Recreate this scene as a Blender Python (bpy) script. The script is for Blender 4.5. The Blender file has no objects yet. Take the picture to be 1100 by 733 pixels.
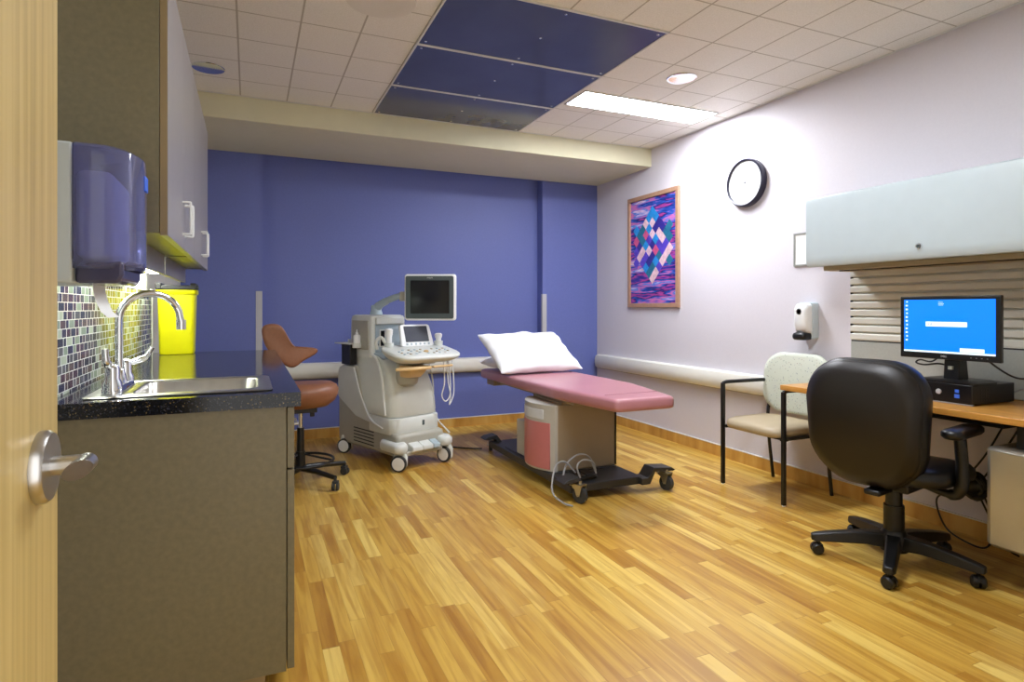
import bpy, bmesh, math, random
from mathutils import Vector, Matrix, Euler
random.seed(7)
PI = math.pi
C = bpy.context.scene.collection
sc = bpy.context.scene

# ------------------------------------------------------------------ room numbers (metres)
XL, XR = -0.52, 3.462          # left / right wall faces
YF, YP, YB = 0.05, 5.62, 5.74  # front wall, back pilaster face, back recess face
ZC, ZS, YS = 2.686, 2.516, 4.655   # ceiling, soffit underside, soffit front

# ------------------------------------------------------------------ materials
def lin(c):
    c /= 255.0
    return c/12.92 if c <= .04045 else ((c+.055)/1.055)**2.4
def rgb(r, g, b): return (lin(r), lin(g), lin(b), 1)
class NT:
    def __init__(s, name):
        s.m = bpy.data.materials.new(name); s.m.use_nodes = True
        s.t = s.m.node_tree; s.b = s.t.nodes['Principled BSDF']
    def n(s, kind, **kw):
        nd = s.t.nodes.new(kind)
        for k, v in kw.items(): setattr(nd, k, v)
        return nd
    def l(s, a, b): s.t.links.new(a, b)
    def math(s, op, a, b=None, c=None):
        nd = s.n('ShaderNodeMath', operation=op)
        for i, v in enumerate((a, b, c)):
            if v is None: continue
            if isinstance(v, (int, float)): nd.inputs[i].default_value = v
            else: s.l(v, nd.inputs[i])
        return nd.outputs[0]
    def mix(s, f, a, b, mode='MIX'):
        nd = s.n('ShaderNodeMix', data_type='RGBA', blend_type=mode)
        for i, v in ((0, f), (6, a), (7, b)):
            if isinstance(v, (int, float, tuple)): nd.inputs[i].default_value = v
            else: s.l(v, nd.inputs[i])
        return nd.outputs[2]
    def ramp(s, f, stops, const=False):
        nd = s.n('ShaderNodeValToRGB')
        cr = nd.color_ramp
        if const: cr.interpolation = 'CONSTANT'
        while len(cr.elements) < len(stops): cr.elements.new(.5)
        for e, (p, c) in zip(cr.elements, stops): e.position = p; e.color = c
        s.l(f, nd.inputs[0]); return nd.outputs[0]
    def bump(s, h, strength=.2, dist=.002):
        nd = s.n('ShaderNodeBump'); nd.inputs['Strength'].default_value = strength
        nd.inputs['Distance'].default_value = dist
        s.l(h, nd.inputs['Height']); s.l(nd.outputs[0], s.b.inputs['Normal'])

def mat(name, col, rough=.5, metal=0, spec=.5, vary=.06, scale=12, bump=0, coat=0, emit=None, es=0):
    k = NT(name)
    k.b.inputs['Roughness'].default_value = rough
    k.b.inputs['Metallic'].default_value = metal
    k.b.inputs['Specular IOR Level'].default_value = spec
    k.b.inputs['Coat Weight'].default_value = coat
    tc = k.n('ShaderNodeTexCoord')
    ns = k.n('ShaderNodeTexNoise'); ns.inputs['Scale'].default_value = scale
    ns.inputs['Detail'].default_value = 4
    k.l(tc.outputs['Object'], ns.inputs['Vector'])
    c = rgb(*col)
    d = tuple(v*(1-vary) for v in c[:3])+(1,)
    u = tuple(min(1, v*(1+vary)) for v in c[:3])+(1,)
    k.l(k.ramp(ns.outputs['Fac'], [(.3, d), (.7, u)]), k.b.inputs['Base Color'])
    if bump: k.bump(ns.outputs['Fac'], bump)
    if emit:
        k.b.inputs['Emission Color'].default_value = rgb(*emit)
        k.b.inputs['Emission Strength'].default_value = es
    return k.m

M = {}
M['paint'] = mat('lavender_white_paint', (214, 210, 217), .55, vary=.015, bump=.05, scale=90)
M['paint_left'] = mat('white_wall_paint', (222, 220, 212), .6, vary=.02)
M['blue'] = mat('blue_wall_paint', (102, 114, 180), .5, vary=.03, bump=.05, scale=70)
M['soffit'] = mat('cream_soffit_paint', (214, 210, 180), .6, vary=.015)
M['panel_blue'] = mat('dark_blue_ceiling_film', (70, 77, 106), .2, spec=.6, vary=.1, scale=3)
M['tee'] = mat('white_ceiling_tee', (214, 214, 210), .4)
M['chrome'] = mat('polished_chrome', (225, 228, 232), .08, metal=1, vary=.02)
M['steel'] = mat('brushed_stainless', (190, 188, 182), .28, metal=1, vary=.06, scale=30)
M['satin'] = mat('satin_nickel', (190, 188, 186), .3, metal=1, vary=.04, scale=50)
M['laminate'] = mat('olive_taupe_laminate', (118, 110, 84), .42, vary=.1, scale=55)
M['laminate_edge'] = mat('brown_laminate_edge', (140, 120, 84), .5, vary=.08)
M['laminate_bounce'] = mat('underside_yellow_bounce', (150, 146, 60), .35, vary=.06)  # yellow bounce from the bin is put into this colour
M['door_face'] = mat('sheen_grey_laminate', (150, 147, 148), .32, vary=.03, scale=40)  # grey carries the grazing reflection of the upper doors in its colour
M['gap'] = mat('dark_recess', (28, 26, 22), .8)
M['white_plastic'] = mat('white_plastic', (232, 234, 234), .35, vary=.02)
M['off_white'] = mat('off_white_vinyl', (226, 224, 214), .4, vary=.02)
M['guard_grey'] = mat('grey_corner_guard', (186, 186, 190), .4, vary=.03)
M['us_body'] = mat('pale_grey_machine_plastic', (212, 215, 210), .38, vary=.02)
M['us_side'] = mat('warm_grey_machine_plastic', (172, 170, 158), .42, vary=.02)
M['us_blue'] = mat('blue_grey_machine_plastic', (168, 184, 192), .38, vary=.03)
M['dark_bezel'] = mat('dark_teal_grey_bezel', (70, 82, 84), .35, vary=.03)
M['screen_off'] = mat('dark_glass_screen', (6, 8, 10), .12, vary=.2)
M['touch'] = mat('grey_touch_screen', (62, 66, 76), .15, vary=.05)
M['tan'] = mat('tan_tray_plastic', (218, 184, 130), .4, vary=.04)
M['pink'] = mat('dusty_pink_vinyl', (178, 122, 130), .33, spec=.5, vary=.04, scale=6, bump=.05)
M['pink_panel'] = mat('salmon_pink_panel', (186, 112, 114), .3, vary=.03)
M['taupe_metal'] = mat('taupe_enamel', (150, 134, 112), .38, vary=.03)
M['table_grey'] = mat('light_grey_enamel', (176, 174, 168), .35, vary=.03)
M['charcoal'] = mat('charcoal_enamel', (46, 46, 48), .45, vary=.06)
M['black'] = mat('black_plastic', (14, 14, 16), .38, vary=.1)
M['black_leather'] = mat('black_leather', (12, 12, 16), .36, vary=.15, bump=.12, scale=180)
M['dark_shell'] = mat('dark_brown_black_seat_shell', (18, 12, 8), .42, vary=.12)
M['black_metal'] = mat('black_metal', (20, 19, 19), .35, vary=.05)
M['rubber'] = mat('grey_rubber', (48, 50, 52), .6)
M['zinc'] = mat('zinc_plated_steel', (186, 180, 160), .3, metal=.9)
M['brown_leather'] = mat('tan_brown_leather', (140, 92, 66), .42, vary=.06, bump=.1, scale=60)
M['beige_vinyl'] = mat('beige_seat_vinyl', (176, 160, 130), .45, vary=.03)
M['desk'] = None
M['cab_grey'] = mat('pale_blue_grey_metal_cabinet', (190, 203, 208), .38, vary=.015)
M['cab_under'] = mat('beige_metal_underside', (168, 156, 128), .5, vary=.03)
M['slat'] = mat('grey_beige_slatwall', (216, 216, 206), .45, vary=.02)
M['tack'] = mat('grey_green_desk_panel', (166, 170, 164), .6, vary=.04, scale=80)
M['silver'] = mat('silver_metal_pedestal', (186, 182, 168), .32, metal=.75, vary=.04, scale=5)
M['yellow'] = mat('bright_yellow_plastic', (226, 222, 0), .35, vary=.03)
M['paper'] = mat('white_paper', (236, 236, 234), .8, vary=.01)
M['linen'] = mat('white_pillow_linen', (240, 240, 244), .8, vary=.01, bump=.15, scale=9)
M['clock_face'] = mat('clock_face_white', (214, 216, 216), .4, vary=.01)
M['navy'] = mat('navy_black_clock_rim', (30, 28, 52), .35)
M['grey_ink'] = mat('grey_clock_ink', (120, 122, 128), .5)
M['white_ink'] = mat('white_lettering', (225, 225, 225), .5)
M['blue_led'] = mat('blue_sticker', (60, 110, 230), .4)
M['speaker'] = mat('white_perforated_grille', (222, 218, 210), .6, vary=.02, scale=150)
M['frame_wood'] = mat('tan_wood_frame', (172, 134, 108), .4, vary=.1, scale=30)
M['cord_grey'] = mat('grey_cord', (150, 150, 152), .5)
M['towel_white'] = mat('grey_white_dispenser_plastic', (188, 196, 196), .35, vary=.02)
M['lamp'] = mat('fluorescent_lens', (255, 255, 255), .5, emit=(244, 248, 255), es=20)
M['lamp_fill'] = mat('added_fill_lens', (255, 255, 255), .5, emit=(244, 248, 255), es=17)  # glowing lens of the added fill light
M['under_lamp'] = mat('under_cabinet_tube', (255, 255, 255), .5, emit=(250, 255, 240), es=14)
M['screen_blue'] = mat('blue_desktop_screen', (0, 110, 235), .4, vary=0, emit=(0, 112, 255), es=.36)
M['screen_white'] = mat('white_screen_items', (210, 225, 235), .4, vary=0, emit=(210, 232, 245), es=.32)
M['frame_silver'] = mat('silver_grey_frame', (150, 152, 148), .4)

def mk_smoke():
    k = NT('smoke_blue_translucent_plastic')
    k.b.inputs['Base Color'].default_value = rgb(172, 176, 220)
    k.b.inputs['Roughness'].default_value = .07
    k.b.inputs['Transmission Weight'].default_value = .82
    k.b.inputs['IOR'].default_value = 1.3
    return k.m
M['smoke'] = mk_smoke()

def mk_floor():
    k = NT('honey_wood_strip_floor')
    tc = k.n('ShaderNodeTexCoord'); sp = k.n('ShaderNodeSeparateXYZ')
    k.l(tc.outputs['Object'], sp.inputs[0])
    def strips(w, ln):
        rx = k.math('DIVIDE', sp.outputs[0], w); row = k.math('FLOOR', rx)
        wn = k.n('ShaderNodeTexWhiteNoise', noise_dimensions='1D'); k.l(row, wn.inputs['W'])
        ry = k.math('ADD', k.math('DIVIDE', sp.outputs[1], ln), k.math('MULTIPLY', wn.outputs['Value'], 7.3))
        col = k.math('FLOOR', ry)
        cb = k.n('ShaderNodeCombineXYZ'); k.l(row, cb.inputs[0]); k.l(col, cb.inputs[1])
        w2 = k.n('ShaderNodeTexWhiteNoise', noise_dimensions='2D'); k.l(cb.outputs[0], w2.inputs['Vector'])
        fx = k.math('FRACT', rx); fy = k.math('FRACT', ry)
        gx = k.math('LESS_THAN', fx, .02); gy = k.math('LESS_THAN', fy, .004)
        return w2.outputs['Value'], k.math('MAXIMUM', gx, gy), cb
    v, g, cb = strips(.058, .55)
    base = k.ramp(v, [(0, rgb(178, 132, 52)), (.2, rgb(196, 154, 66)), (.55, rgb(208, 170, 80)), (.85, rgb(224, 194, 108)), (1, rgb(186, 142, 58))])
    mp = k.n('ShaderNodeMapping'); mp.inputs['Scale'].default_value = (34, 2.2, 1)
    ad = k.n('ShaderNodeVectorMath', operation='ADD'); sc2 = k.n('ShaderNodeVectorMath', operation='SCALE')
    sc2.inputs['Scale'].default_value = 3.7
    k.l(cb.outputs[0], sc2.inputs[0]); k.l(tc.outputs['Object'], mp.inputs[0])
    k.l(mp.outputs[0], ad.inputs[0]); k.l(sc2.outputs[0], ad.inputs[1])
    ns = k.n('ShaderNodeTexNoise'); ns.inputs['Scale'].default_value = 1; ns.inputs['Detail'].default_value = 5
    ns.inputs['Distortion'].default_value = .6
    k.l(ad.outputs[0], ns.inputs['Vector'])
    grain = k.ramp(ns.outputs['Fac'], [(.35, rgb(212, 188, 146)), (.6, rgb(255, 253, 244))])
    c = k.mix(.75, base, grain, 'MULTIPLY')
    c = k.mix(k.math('MULTIPLY', g, .45), c, rgb(120, 80, 30))
    k.l(c, k.b.inputs['Base Color'])
    k.b.inputs['Roughness'].default_value = .3
    k.b.inputs['Specular IOR Level'].default_value = .45
    k.bump(ns.outputs['Fac'], .06, .001)
    return k.m
M['floor'] = mk_floor()

def mk_wood(name, cols, sx, sy, sz, rough=.35):
    k = NT(name); tc = k.n('ShaderNodeTexCoord'); mp = k.n('ShaderNodeMapping')
    mp.inputs['Scale'].default_value = (sx, sy, sz); k.l(tc.outputs['Object'], mp.inputs[0])
    ns = k.n('ShaderNodeTexNoise'); ns.inputs['Scale'].default_value = 1; ns.inputs['Detail'].default_value = 6
    ns.inputs['Distortion'].default_value = .3
    k.l(mp.outputs[0], ns.inputs['Vector'])
    k.l(k.ramp(ns.outputs['Fac'], [(.3, rgb(*cols[0])), (.5, rgb(*cols[1])), (.7, rgb(*cols[2]))]), k.b.inputs['Base Color'])
    k.b.inputs['Roughness'].default_value = rough
    return k.m
M['door_wood'] = mk_wood('blond_oak_door', [(176, 152, 92), (194, 170, 108), (204, 182, 122)], 60, 60, 1.2)
M['desk'] = mk_wood('orange_wood_desk', [(186, 128, 54), (202, 146, 68), (212, 158, 84)], 40, 3, 40, .3)
M['base_wood'] = mk_wood('wood_cove_base', [(176, 124, 52), (204, 156, 76), (218, 176, 98)], 9, 9, 2, .35)

def mk_ceiling():
    k = NT('scored_acoustic_ceiling_tile'); tc = k.n('ShaderNodeTexCoord'); sp = k.n('ShaderNodeSeparateXYZ')
    k.l(tc.outputs['Object'], sp.inputs[0])
    fx = k.math('FRACT', k.math('DIVIDE', k.math('ADD', sp.outputs[0], -.86+.3063*20), .3063))
    fy = k.math('FRACT', k.math('DIVIDE', k.math('ADD', sp.outputs[1], -3.998+.336*20), .336))
    def edge(f, w): 
        a = k.math('LESS_THAN', f, w); b = k.math('GREATER_THAN', f, 1-w); return k.math('MAXIMUM', a, b)
    g = k.math('MAXIMUM', edge(fx, .016), edge(fy, .012))
    ns = k.n('ShaderNodeTexNoise'); ns.inputs['Scale'].default_value = 160; ns.inputs['Detail'].default_value = 3
    k.l(tc.outputs['Object'], ns.inputs['Vector'])
    base = k.ramp(ns.outputs['Fac'], [(.35, rgb(226, 223, 214)), (.6, rgb(236, 233, 226))])
    k.l(k.mix(g, base, rgb(182, 176, 162)), k.b.inputs['Base Color'])
    k.b.inputs['Roughness'].default_value = .7
    k.bump(k.math('SUBTRACT', 1, g), .5, .003)
    return k.m
M['ceiling'] = mk_ceiling()

def mk_mosaic():
    k = NT('glass_mosaic_tile'); tc = k.n('ShaderNodeTexCoord'); sp = k.n('ShaderNodeSeparateXYZ')
    k.l(tc.outputs['Object'], sp.inputs[0])
    rz = k.math('DIVIDE', sp.outputs[2], .0268); row = k.math('FLOOR', rz)
    wn = k.n('ShaderNodeTexWhiteNoise', noise_dimensions='1D'); k.l(row, wn.inputs['W'])
    ry = k.math('ADD', k.math('DIVIDE', sp.outputs[1], .098), k.math('MULTIPLY', wn.outputs['Value'], 9.7))
    cell = k.math('FLOOR', ry); fy = k.math('FRACT', ry); fz = k.math('FRACT', rz)
    cb = k.n('ShaderNodeCombineXYZ'); k.l(row, cb.inputs[0]); k.l(cell, cb.inputs[1])
    w2 = k.n('ShaderNodeTexWhiteNoise', noise_dimensions='2D'); k.l(cb.outputs[0], w2.inputs['Vector'])
    split = k.math('ADD', k.math('MULTIPLY', w2.outputs['Value'], .44), .28)
    side = k.math('GREATER_THAN', fy, split)
    cb2 = k.n('ShaderNodeCombineXYZ'); k.l(row, cb2.inputs[0]); k.l(cell, cb2.inputs[1]); k.l(side, cb2.inputs[2])
    w3 = k.n('ShaderNodeTexWhiteNoise', noise_dimensions='3D'); k.l(cb2.outputs[0], w3.inputs['Vector'])
    col = k.ramp(w3.outputs['Value'], [(0, rgb(66, 66, 84)), (.2, rgb(92, 66, 70)), (.36, rgb(104, 104, 106)), (.5, rgb(150, 164, 146)),
        (.64, rgb(66, 70, 78)), (.76, rgb(186, 196, 178)), (.88, rgb(112, 92, 84))], True)
    d = k.math('ABSOLUTE', k.math('SUBTRACT', fy, split))
    g = k.math('MAXIMUM', k.math('LESS_THAN', d, .028), k.math('LESS_THAN', fz, .09))
    g = k.math('MAXIMUM', g, k.math('LESS_THAN', fy, .045))
    k.l(k.mix(g, col, rgb(206, 210, 208)), k.b.inputs['Base Color'])
    k.l(k.math('ADD', k.math('MULTIPLY', g, .5), .12), k.b.inputs['Roughness'])
    k.bump(k.math('SUBTRACT', 1, g), .4, .001)
    return k.m
M['mosaic'] = mk_mosaic()

def mk_granite():
    k = NT('black_speckled_stone'); tc = k.n('ShaderNodeTexCoord')
    vo = k.n('ShaderNodeTexVoronoi'); vo.inputs['Scale'].default_value = 330
    k.l(tc.outputs['Object'], vo.inputs['Vector'])
    wn = k.n('ShaderNodeTexWhiteNoise', noise_dimensions='3D'); k.l(vo.outputs['Color'], wn.inputs['Vector'])
    sp = k.ramp(wn.outputs['Value'], [(0, rgb(18, 20, 26)), (.78, rgb(30, 32, 40)), (.9, rgb(58, 60, 70)), (.965, rgb(112, 98, 66))], True)
    k.l(sp, k.b.inputs['Base Color']); k.b.inputs['Roughness'].default_value = .1
    k.b.inputs['Specular IOR Level'].default_value = .3
    return k.m
M['granite'] = mk_granite()

def mk_fabric():
    k = NT('dotted_pale_fabric'); tc = k.n('ShaderNodeTexCoord')
    vo = k.n('ShaderNodeTexVoronoi'); vo.inputs['Scale'].default_value = 60; k.l(tc.outputs['Object'], vo.inputs['Vector'])
    dot = k.math('LESS_THAN', vo.outputs['Distance'], .2)
    wn = k.n('ShaderNodeTexWhiteNoise', noise_dimensions='3D'); k.l(vo.outputs['Color'], wn.inputs['Vector'])
    dc = k.ramp(wn.outputs['Value'], [(0, rgb(110, 130, 120)), (.4, rgb(150, 128, 110)), (.7, rgb(130, 140, 160))], True)
    k.l(k.mix(k.math('MULTIPLY', dot, .7), rgb(206, 212, 198), dc), k.b.inputs['Base Color'])
    k.b.inputs['Roughness'].default_value = .8
    return k.m
M['fabric'] = mk_fabric()

def mk_art():
    # abstract streaks in pinks, violets and blues
    k = NT('streaked_textile_art'); tc = k.n('ShaderNodeTexCoord'); mp = k.n('ShaderNodeMapping')
    mp.inputs['Scale'].default_value = (1, 1.0, 8.5); mp.inputs['Rotation'].default_value = (.16, 0, 0)
    k.l(tc.outputs['Object'], mp.inputs[0])
    ns = k.n('ShaderNodeTexNoise'); ns.inputs['Scale'].default_value = 1.6; ns.inputs['Detail'].default_value = 4
    k.l(mp.outputs[0], ns.inputs['Vector'])
    k.l(k.ramp(ns.outputs['Fac'], [(.28, rgb(24, 22, 84)), (.38, rgb(60, 50, 150)), (.43, rgb(176, 70, 150)), (.47, rgb(34, 34, 110)), (.52, rgb(50, 90, 190)),
       (.56, rgb(206, 110, 170)), (.6, rgb(54, 120, 210)), (.66, rgb(232, 200, 225)), (.72, rgb(90, 40, 120))]), k.b.inputs['Base Color'])
    k.b.inputs['Roughness'].default_value = .25
    return k.m
M['art'] = mk_art()
ART = [mat('art_patch_%s' % n, c, .3, vary=.18, scale=40) for n, c in
       (('cyan', (40, 140, 215)), ('violet', (88, 66, 190)), ('rose', (205, 84, 130)), ('teal', (40, 110, 140)), ('blush', (226, 190, 200)), ('indigo', (52, 44, 140)))]

# ------------------------------------------------------------------ mesh builder
class MB:
    def __init__(s, X=None):
        s.v = []; s.f = []; s.X = X
    def add(s, vs, fs):
        o = len(s.v)
        for p in vs:
            p = Vector(p); s.v.append(s.X @ p if s.X else p)
        s.f += [tuple(i+o for i in f) for f in fs]
        return s
    def box(s, x0, x1, y0, y1, z0, z1):
        return s.add([(x0,y0,z0),(x1,y0,z0),(x1,y1,z0),(x0,y1,z0),(x0,y0,z1),(x1,y0,z1),(x1,y1,z1),(x0,y1,z1)],
                     [(0,3,2,1),(4,5,6,7),(0,1,5,4),(1,2,6,5),(2,3,7,6),(3,0,4,7)])
    def prism(s, poly, ax, a, b):
        # poly of 2-D points in the plane normal to ax, extruded from a to b
        def P(p, t): return {'x': (t, p[0], p[1]), 'y': (p[0], t, p[1]), 'z': (p[0], p[1], t)}[ax]
        n = len(poly)
        vs = [P(p, a) for p in poly] + [P(p, b) for p in poly]
        fs = [tuple(range(n)), tuple(range(2*n-1, n-1, -1))] + [(i, (i+1) % n, (i+1) % n+n, i+n) for i in range(n)]
        return s.add(vs, fs)
    def loft(s, loops, cap=(True, True), closed=False):
        n = len(loops[0]); vs = [p for l in loops for p in l]; fs = []
        m = len(loops)
        for j in range(m if closed else m-1):
            k = (j+1) % m
            for i in range(n):
                i2 = (i+1) % n
                fs.append((j*n+i, j*n+i2, k*n+i2, k*n+i))
        if not closed:
            if cap[0]: fs.append(tuple(range(n-1, -1, -1)))
            if cap[1]: fs.append(tuple(range((m-1)*n, m*n)))
        return s.add(vs, fs)
    def cyl(s, p0, p1, r0, r1=None, n=20):
        r1 = r0 if r1 is None else r1
        return s.tube([p0, p1], [r0, r1], n)
    def tube(s, pts, r, n=10, closed=False):
        pts = [Vector(p) for p in pts]
        rs = r if isinstance(r, (list, tuple)) else [r]*len(pts)
        loops = []; prev = None; m = len(pts)
        for i, p in enumerate(pts):
            if closed: t = pts[(i+1) % m]-pts[i-1]
            else: t = pts[min(i+1, m-1)]-pts[max(i-1, 0)]
            t.normalize()
            if prev is None:
                a = Vector((0,0,1)) if abs(t.z) < .9 else Vector((1,0,0))
                u = t.cross(a).normalized()
            else:
                u = prev - t*prev.dot(t)
                u = u.normalized() if u.length > 1e-6 else t.orthogonal().normalized()
            prev = u; w = t.cross(u)
            loops.append([p+(u*math.cos(2*PI*k/n)+w*math.sin(2*PI*k/n))*rs[i] for k in range(n)])
        return s.loft(loops, closed=closed)
    def lathe(s, prof, o=(0,0,0), ax='z', n=28):
        # prof: (radius, height)
        loops = []
        for r, h in prof:
            r = max(r, 1e-5); l = []
            for k in range(n):
                a = 2*PI*k/n; c, d = math.cos(a)*r, math.sin(a)*r
                q = {'z': (c, d, h), 'x': (h, c, d), 'y': (d, h, c)}[ax]
                l.append((q[0]+o[0], q[1]+o[1], q[2]+o[2]))
            loops.append(l)
        return s.loft(loops)
    def ball(s, c, rx, ry=None, rz=None, n=20, m=12):
        ry = ry or rx; rz = rz or rx
        loops = [[(c[0]+rx*math.sin(PI*j/m)*math.cos(2*PI*k/n)*1, c[1]+ry*math.sin(PI*j/m)*math.sin(2*PI*k/n), c[2]-rz*math.cos(PI*j/m)) for k in range(n)] for j in range(1, m)]
        return s.loft(loops)
    def build(s, name, m, parent=None, bevel=0, seg=2, smooth=True, sub=0, angle=38):
        me = bpy.data.meshes.new(name); me.from_pydata([tuple(v) for v in s.v], [], s.f)
        bm = bmesh.new(); bm.from_mesh(me)
        bmesh.ops.recalc_face_normals(bm, faces=bm.faces)
        bm.to_mesh(me); bm.free()
        me.materials.append(m)
        o = bpy.data.objects.new(name, me); C.objects.link(o)
        if parent: o.parent = parent
        if bevel:
            b = o.modifiers.new('bevel', 'BEVEL'); b.width = bevel; b.segments = seg; b.limit_method = 'ANGLE'; b.angle_limit = math.radians(35)
        if sub:
            u = o.modifiers.new('sub', 'SUBSURF'); u.levels = sub; u.render_levels = sub
        if smooth:
            me.polygons.foreach_set('use_smooth', [True]*len(me.polygons))
            try: me.set_sharp_from_angle(angle=math.radians(angle))
            except Exception: pass
        return o

def rrect(cx, cy, w, h, r, z, n=5, ax='z'):
    pts = []
    r = min(r, w/2-1e-4, h/2-1e-4)
    for (sx, sy, a0) in ((1, 1, 0), (-1, 1, 90), (-1, -1, 180), (1, -1, 270)):
        for k in range(n+1):
            a = math.radians(a0+90*k/n)
            x = cx+sx*(w/2-r)+r*math.cos(a); y = cy+sy*(h/2-r)+r*math.sin(a)
            pts.append({'z': (x, y, z), 'y': (x, z, y), 'x': (z, x, y)}[ax])
    return pts
def curve(pts, n=8):
    # Catmull-Rom through points
    P = [Vector(p) for p in pts]; P = [2*P[0]-P[1]]+P+[2*P[-1]-P[-2]]; out = []
    for i in range(1, len(P)-2):
        for k in range(n):
            t = k/n; a, b, c, d = P[i-1:i+3]
            out.append(.5*((2*b)+(c-a)*t+(2*a-5*b+4*c-d)*t*t+(3*b-a-3*c+d)*t**3))
    out.append(P[-2]); return out

def thing(name, label, cat, loc=(0,0,0), rz=0, group=None):
    o = bpy.data.objects.new(name, None); C.objects.link(o); o.empty_display_size = .1
    o.location = loc; o.rotation_euler = (0, 0, math.radians(rz))
    return tag(o, label, cat, group)
def tag(o, label, cat, group=None):
    o['label'] = label; o['category'] = cat
    if group: o['group'] = group
    return o
def struct(o): o['kind'] = 'structure'; return o
def lab(o, l): o['label'] = l; return o
def dup(root, loc, rz=None, label=None):
    r = root.copy(); C.objects.link(r); r.location = loc
    if rz is not None: r.rotation_euler = (0, 0, math.radians(rz))
    if label: r['label'] = label
    for ch in list(root.children):
        c = ch.copy(); C.objects.link(c); c.parent = r
        for g in list(ch.children):
            d = g.copy(); C.objects.link(d); d.parent = c
    return r
def text(body, size, m, X, parent, name='lettering', ext=.0006):
    cu = bpy.data.curves.new(name, 'FONT'); cu.body = body; cu.size = size; cu.extrude = ext
    cu.align_x = 'CENTER'; cu.align_y = 'CENTER'
    t = bpy.data.objects.new('tmp', cu); C.objects.link(t)
    me = bpy.data.meshes.new_from_object(t.evaluated_get(bpy.context.evaluated_depsgraph_get()))
    bpy.data.objects.remove(t)
    me.transform(X); me.materials.clear(); me.materials.append(m)
    o = bpy.data.objects.new(name, me); C.objects.link(o)
    if parent: o.parent = parent
    return o
def face_x(x, y, z, sgn=-1):
    # text matrix: reads from a viewer on the -X side (sgn=-1); text right = -Y
    return Matrix(((0, 0, -1, x), (-1, 0, 0, y), (0, 1, 0, z), (0, 0, 0, 1)))

# ------------------------------------------------------------------ the room shell
T = .1
struct(MB().box(XL-T, XR+T, -.6, YB+T, -.08, 0).build('floor', M['floor'], smooth=False))
struct(MB().box(XL-T, XR+T, -.6, YB+T, ZC, ZC+.08).build('ceiling', M['ceiling'], smooth=False))
struct(MB().box(XL-T, XL, -.6, YB+T, 0, ZC).build('wall_left', M['paint_left'], smooth=False))
struct(MB().box(XR, XR+T, -.6, YB+T, 0, ZC).build('wall_right', M['paint'], smooth=False))
bw = MB()
bw.prism([(XL, YP), (.098, YP), (.098, YB), (2.80, YB), (2.80, YP), (XR, YP), (XR, YB+T), (XL, YB+T)], 'z', 0, ZC)
struct(bw.build('wall_back', M['blue'], smooth=False))
wf = MB(); wf.box(XL, -.30, -.07, YF, 0, ZC).box(.66, XR, -.07, YF, 0, ZC).box(-.30, .66, -.07, YF, 2.16, ZC)
struct(wf.build('wall_front', M['paint_left'], smooth=False))
struct(MB().box(XL, XR, YS, YP-.001, ZS, ZC-.001).build('trim_1', M['soffit'], bevel=.004))          # lowered soffit along the back wall
# wood cove bases with a pale cap line
def base(name, poly):
    struct(MB().prism(poly, 'z', 0, .088).build(name, M['base_wood'], smooth=False))
base('baseboard_back', [(XL, YP-.012), (.110, YP-.012), (.110, YB-.012), (2.788, YB-.012), (2.788, YP-.012), (XR, YP-.012), (XR, YP), (2.80, YP), (2.80, YB), (.098, YB), (.098, YP), (XL, YP)])
base('baseboard_right', [(XR-.012, YF), (XR, YF), (XR, YP-.012), (XR-.012, YP-.012)])
struct(MB().prism([(XL, YP-.014), (.112, YP-.014), (.112, YB-.014), (2.786, YB-.014), (2.786, YP-.014), (XR, YP-.014), (XR, YP), (2.80, YP), (2.80, YB), (.098, YB), (.098, YP), (XL, YP)], 'z', .088, .094).build('trim_2', M['off_white'], smooth=False))
struct(MB().box(XR-.014, XR, YF, YP-.014, .088, .094).build('trim_3', M['off_white'], smooth=False))
# wall angle of the ceiling grid
struct(MB().box(XR-.022, XR, YF, YS, ZC-.003, ZC).box(XL, XR, YS-.02, YS, ZC-.003, ZC).build('trim_4', M['tee'], smooth=False))

# doorway frame and door leaf, standing open beside the camera
struct(MB().box(-.335, -.30, -.09, YF+.012, 0, 2.2).box(.66, .695, -.09, YF+.012, 0, 2.2).box(-.335, .695, -.09, YF+.012, 2.16, 2.2).build('trim_5', M['table_grey'], bevel=.003))
door = struct(MB().box(-.277, -.232, .062, .967, .008, 2.13).build('door_1', M['door_wood'], bevel=.0015))
rose = MB().lathe([(0, 0), (.0435, 0), (.0435, .008), (.040, .0125), (0, .0125)], (-.232, .892, .998), 'x', 40).build('handle_rose', M['satin'], door)
lv = MB()
lv.cyl((-.222, .892, .998), (-.184, .892, .998), .0115, n=20)
# lever arm pointing back towards the hinge, its end cut on a slant
loops = []
for k, (yy, ey) in enumerate(((.902, 0), (.895, 0), (.875, 0), (.856, 1))):
    l = []
    for i in range(24):
        a = 2*PI*i/24; dx, dz = .0115*math.cos(a), .0112*math.sin(a)
        l.append((-.186+dx, yy+ey*dx*1.7, .998+dz))
    loops.append(l)
lv.loft(loops)
lv.build('lever', M['satin'], door, bevel=.001, angle=30)

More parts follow.
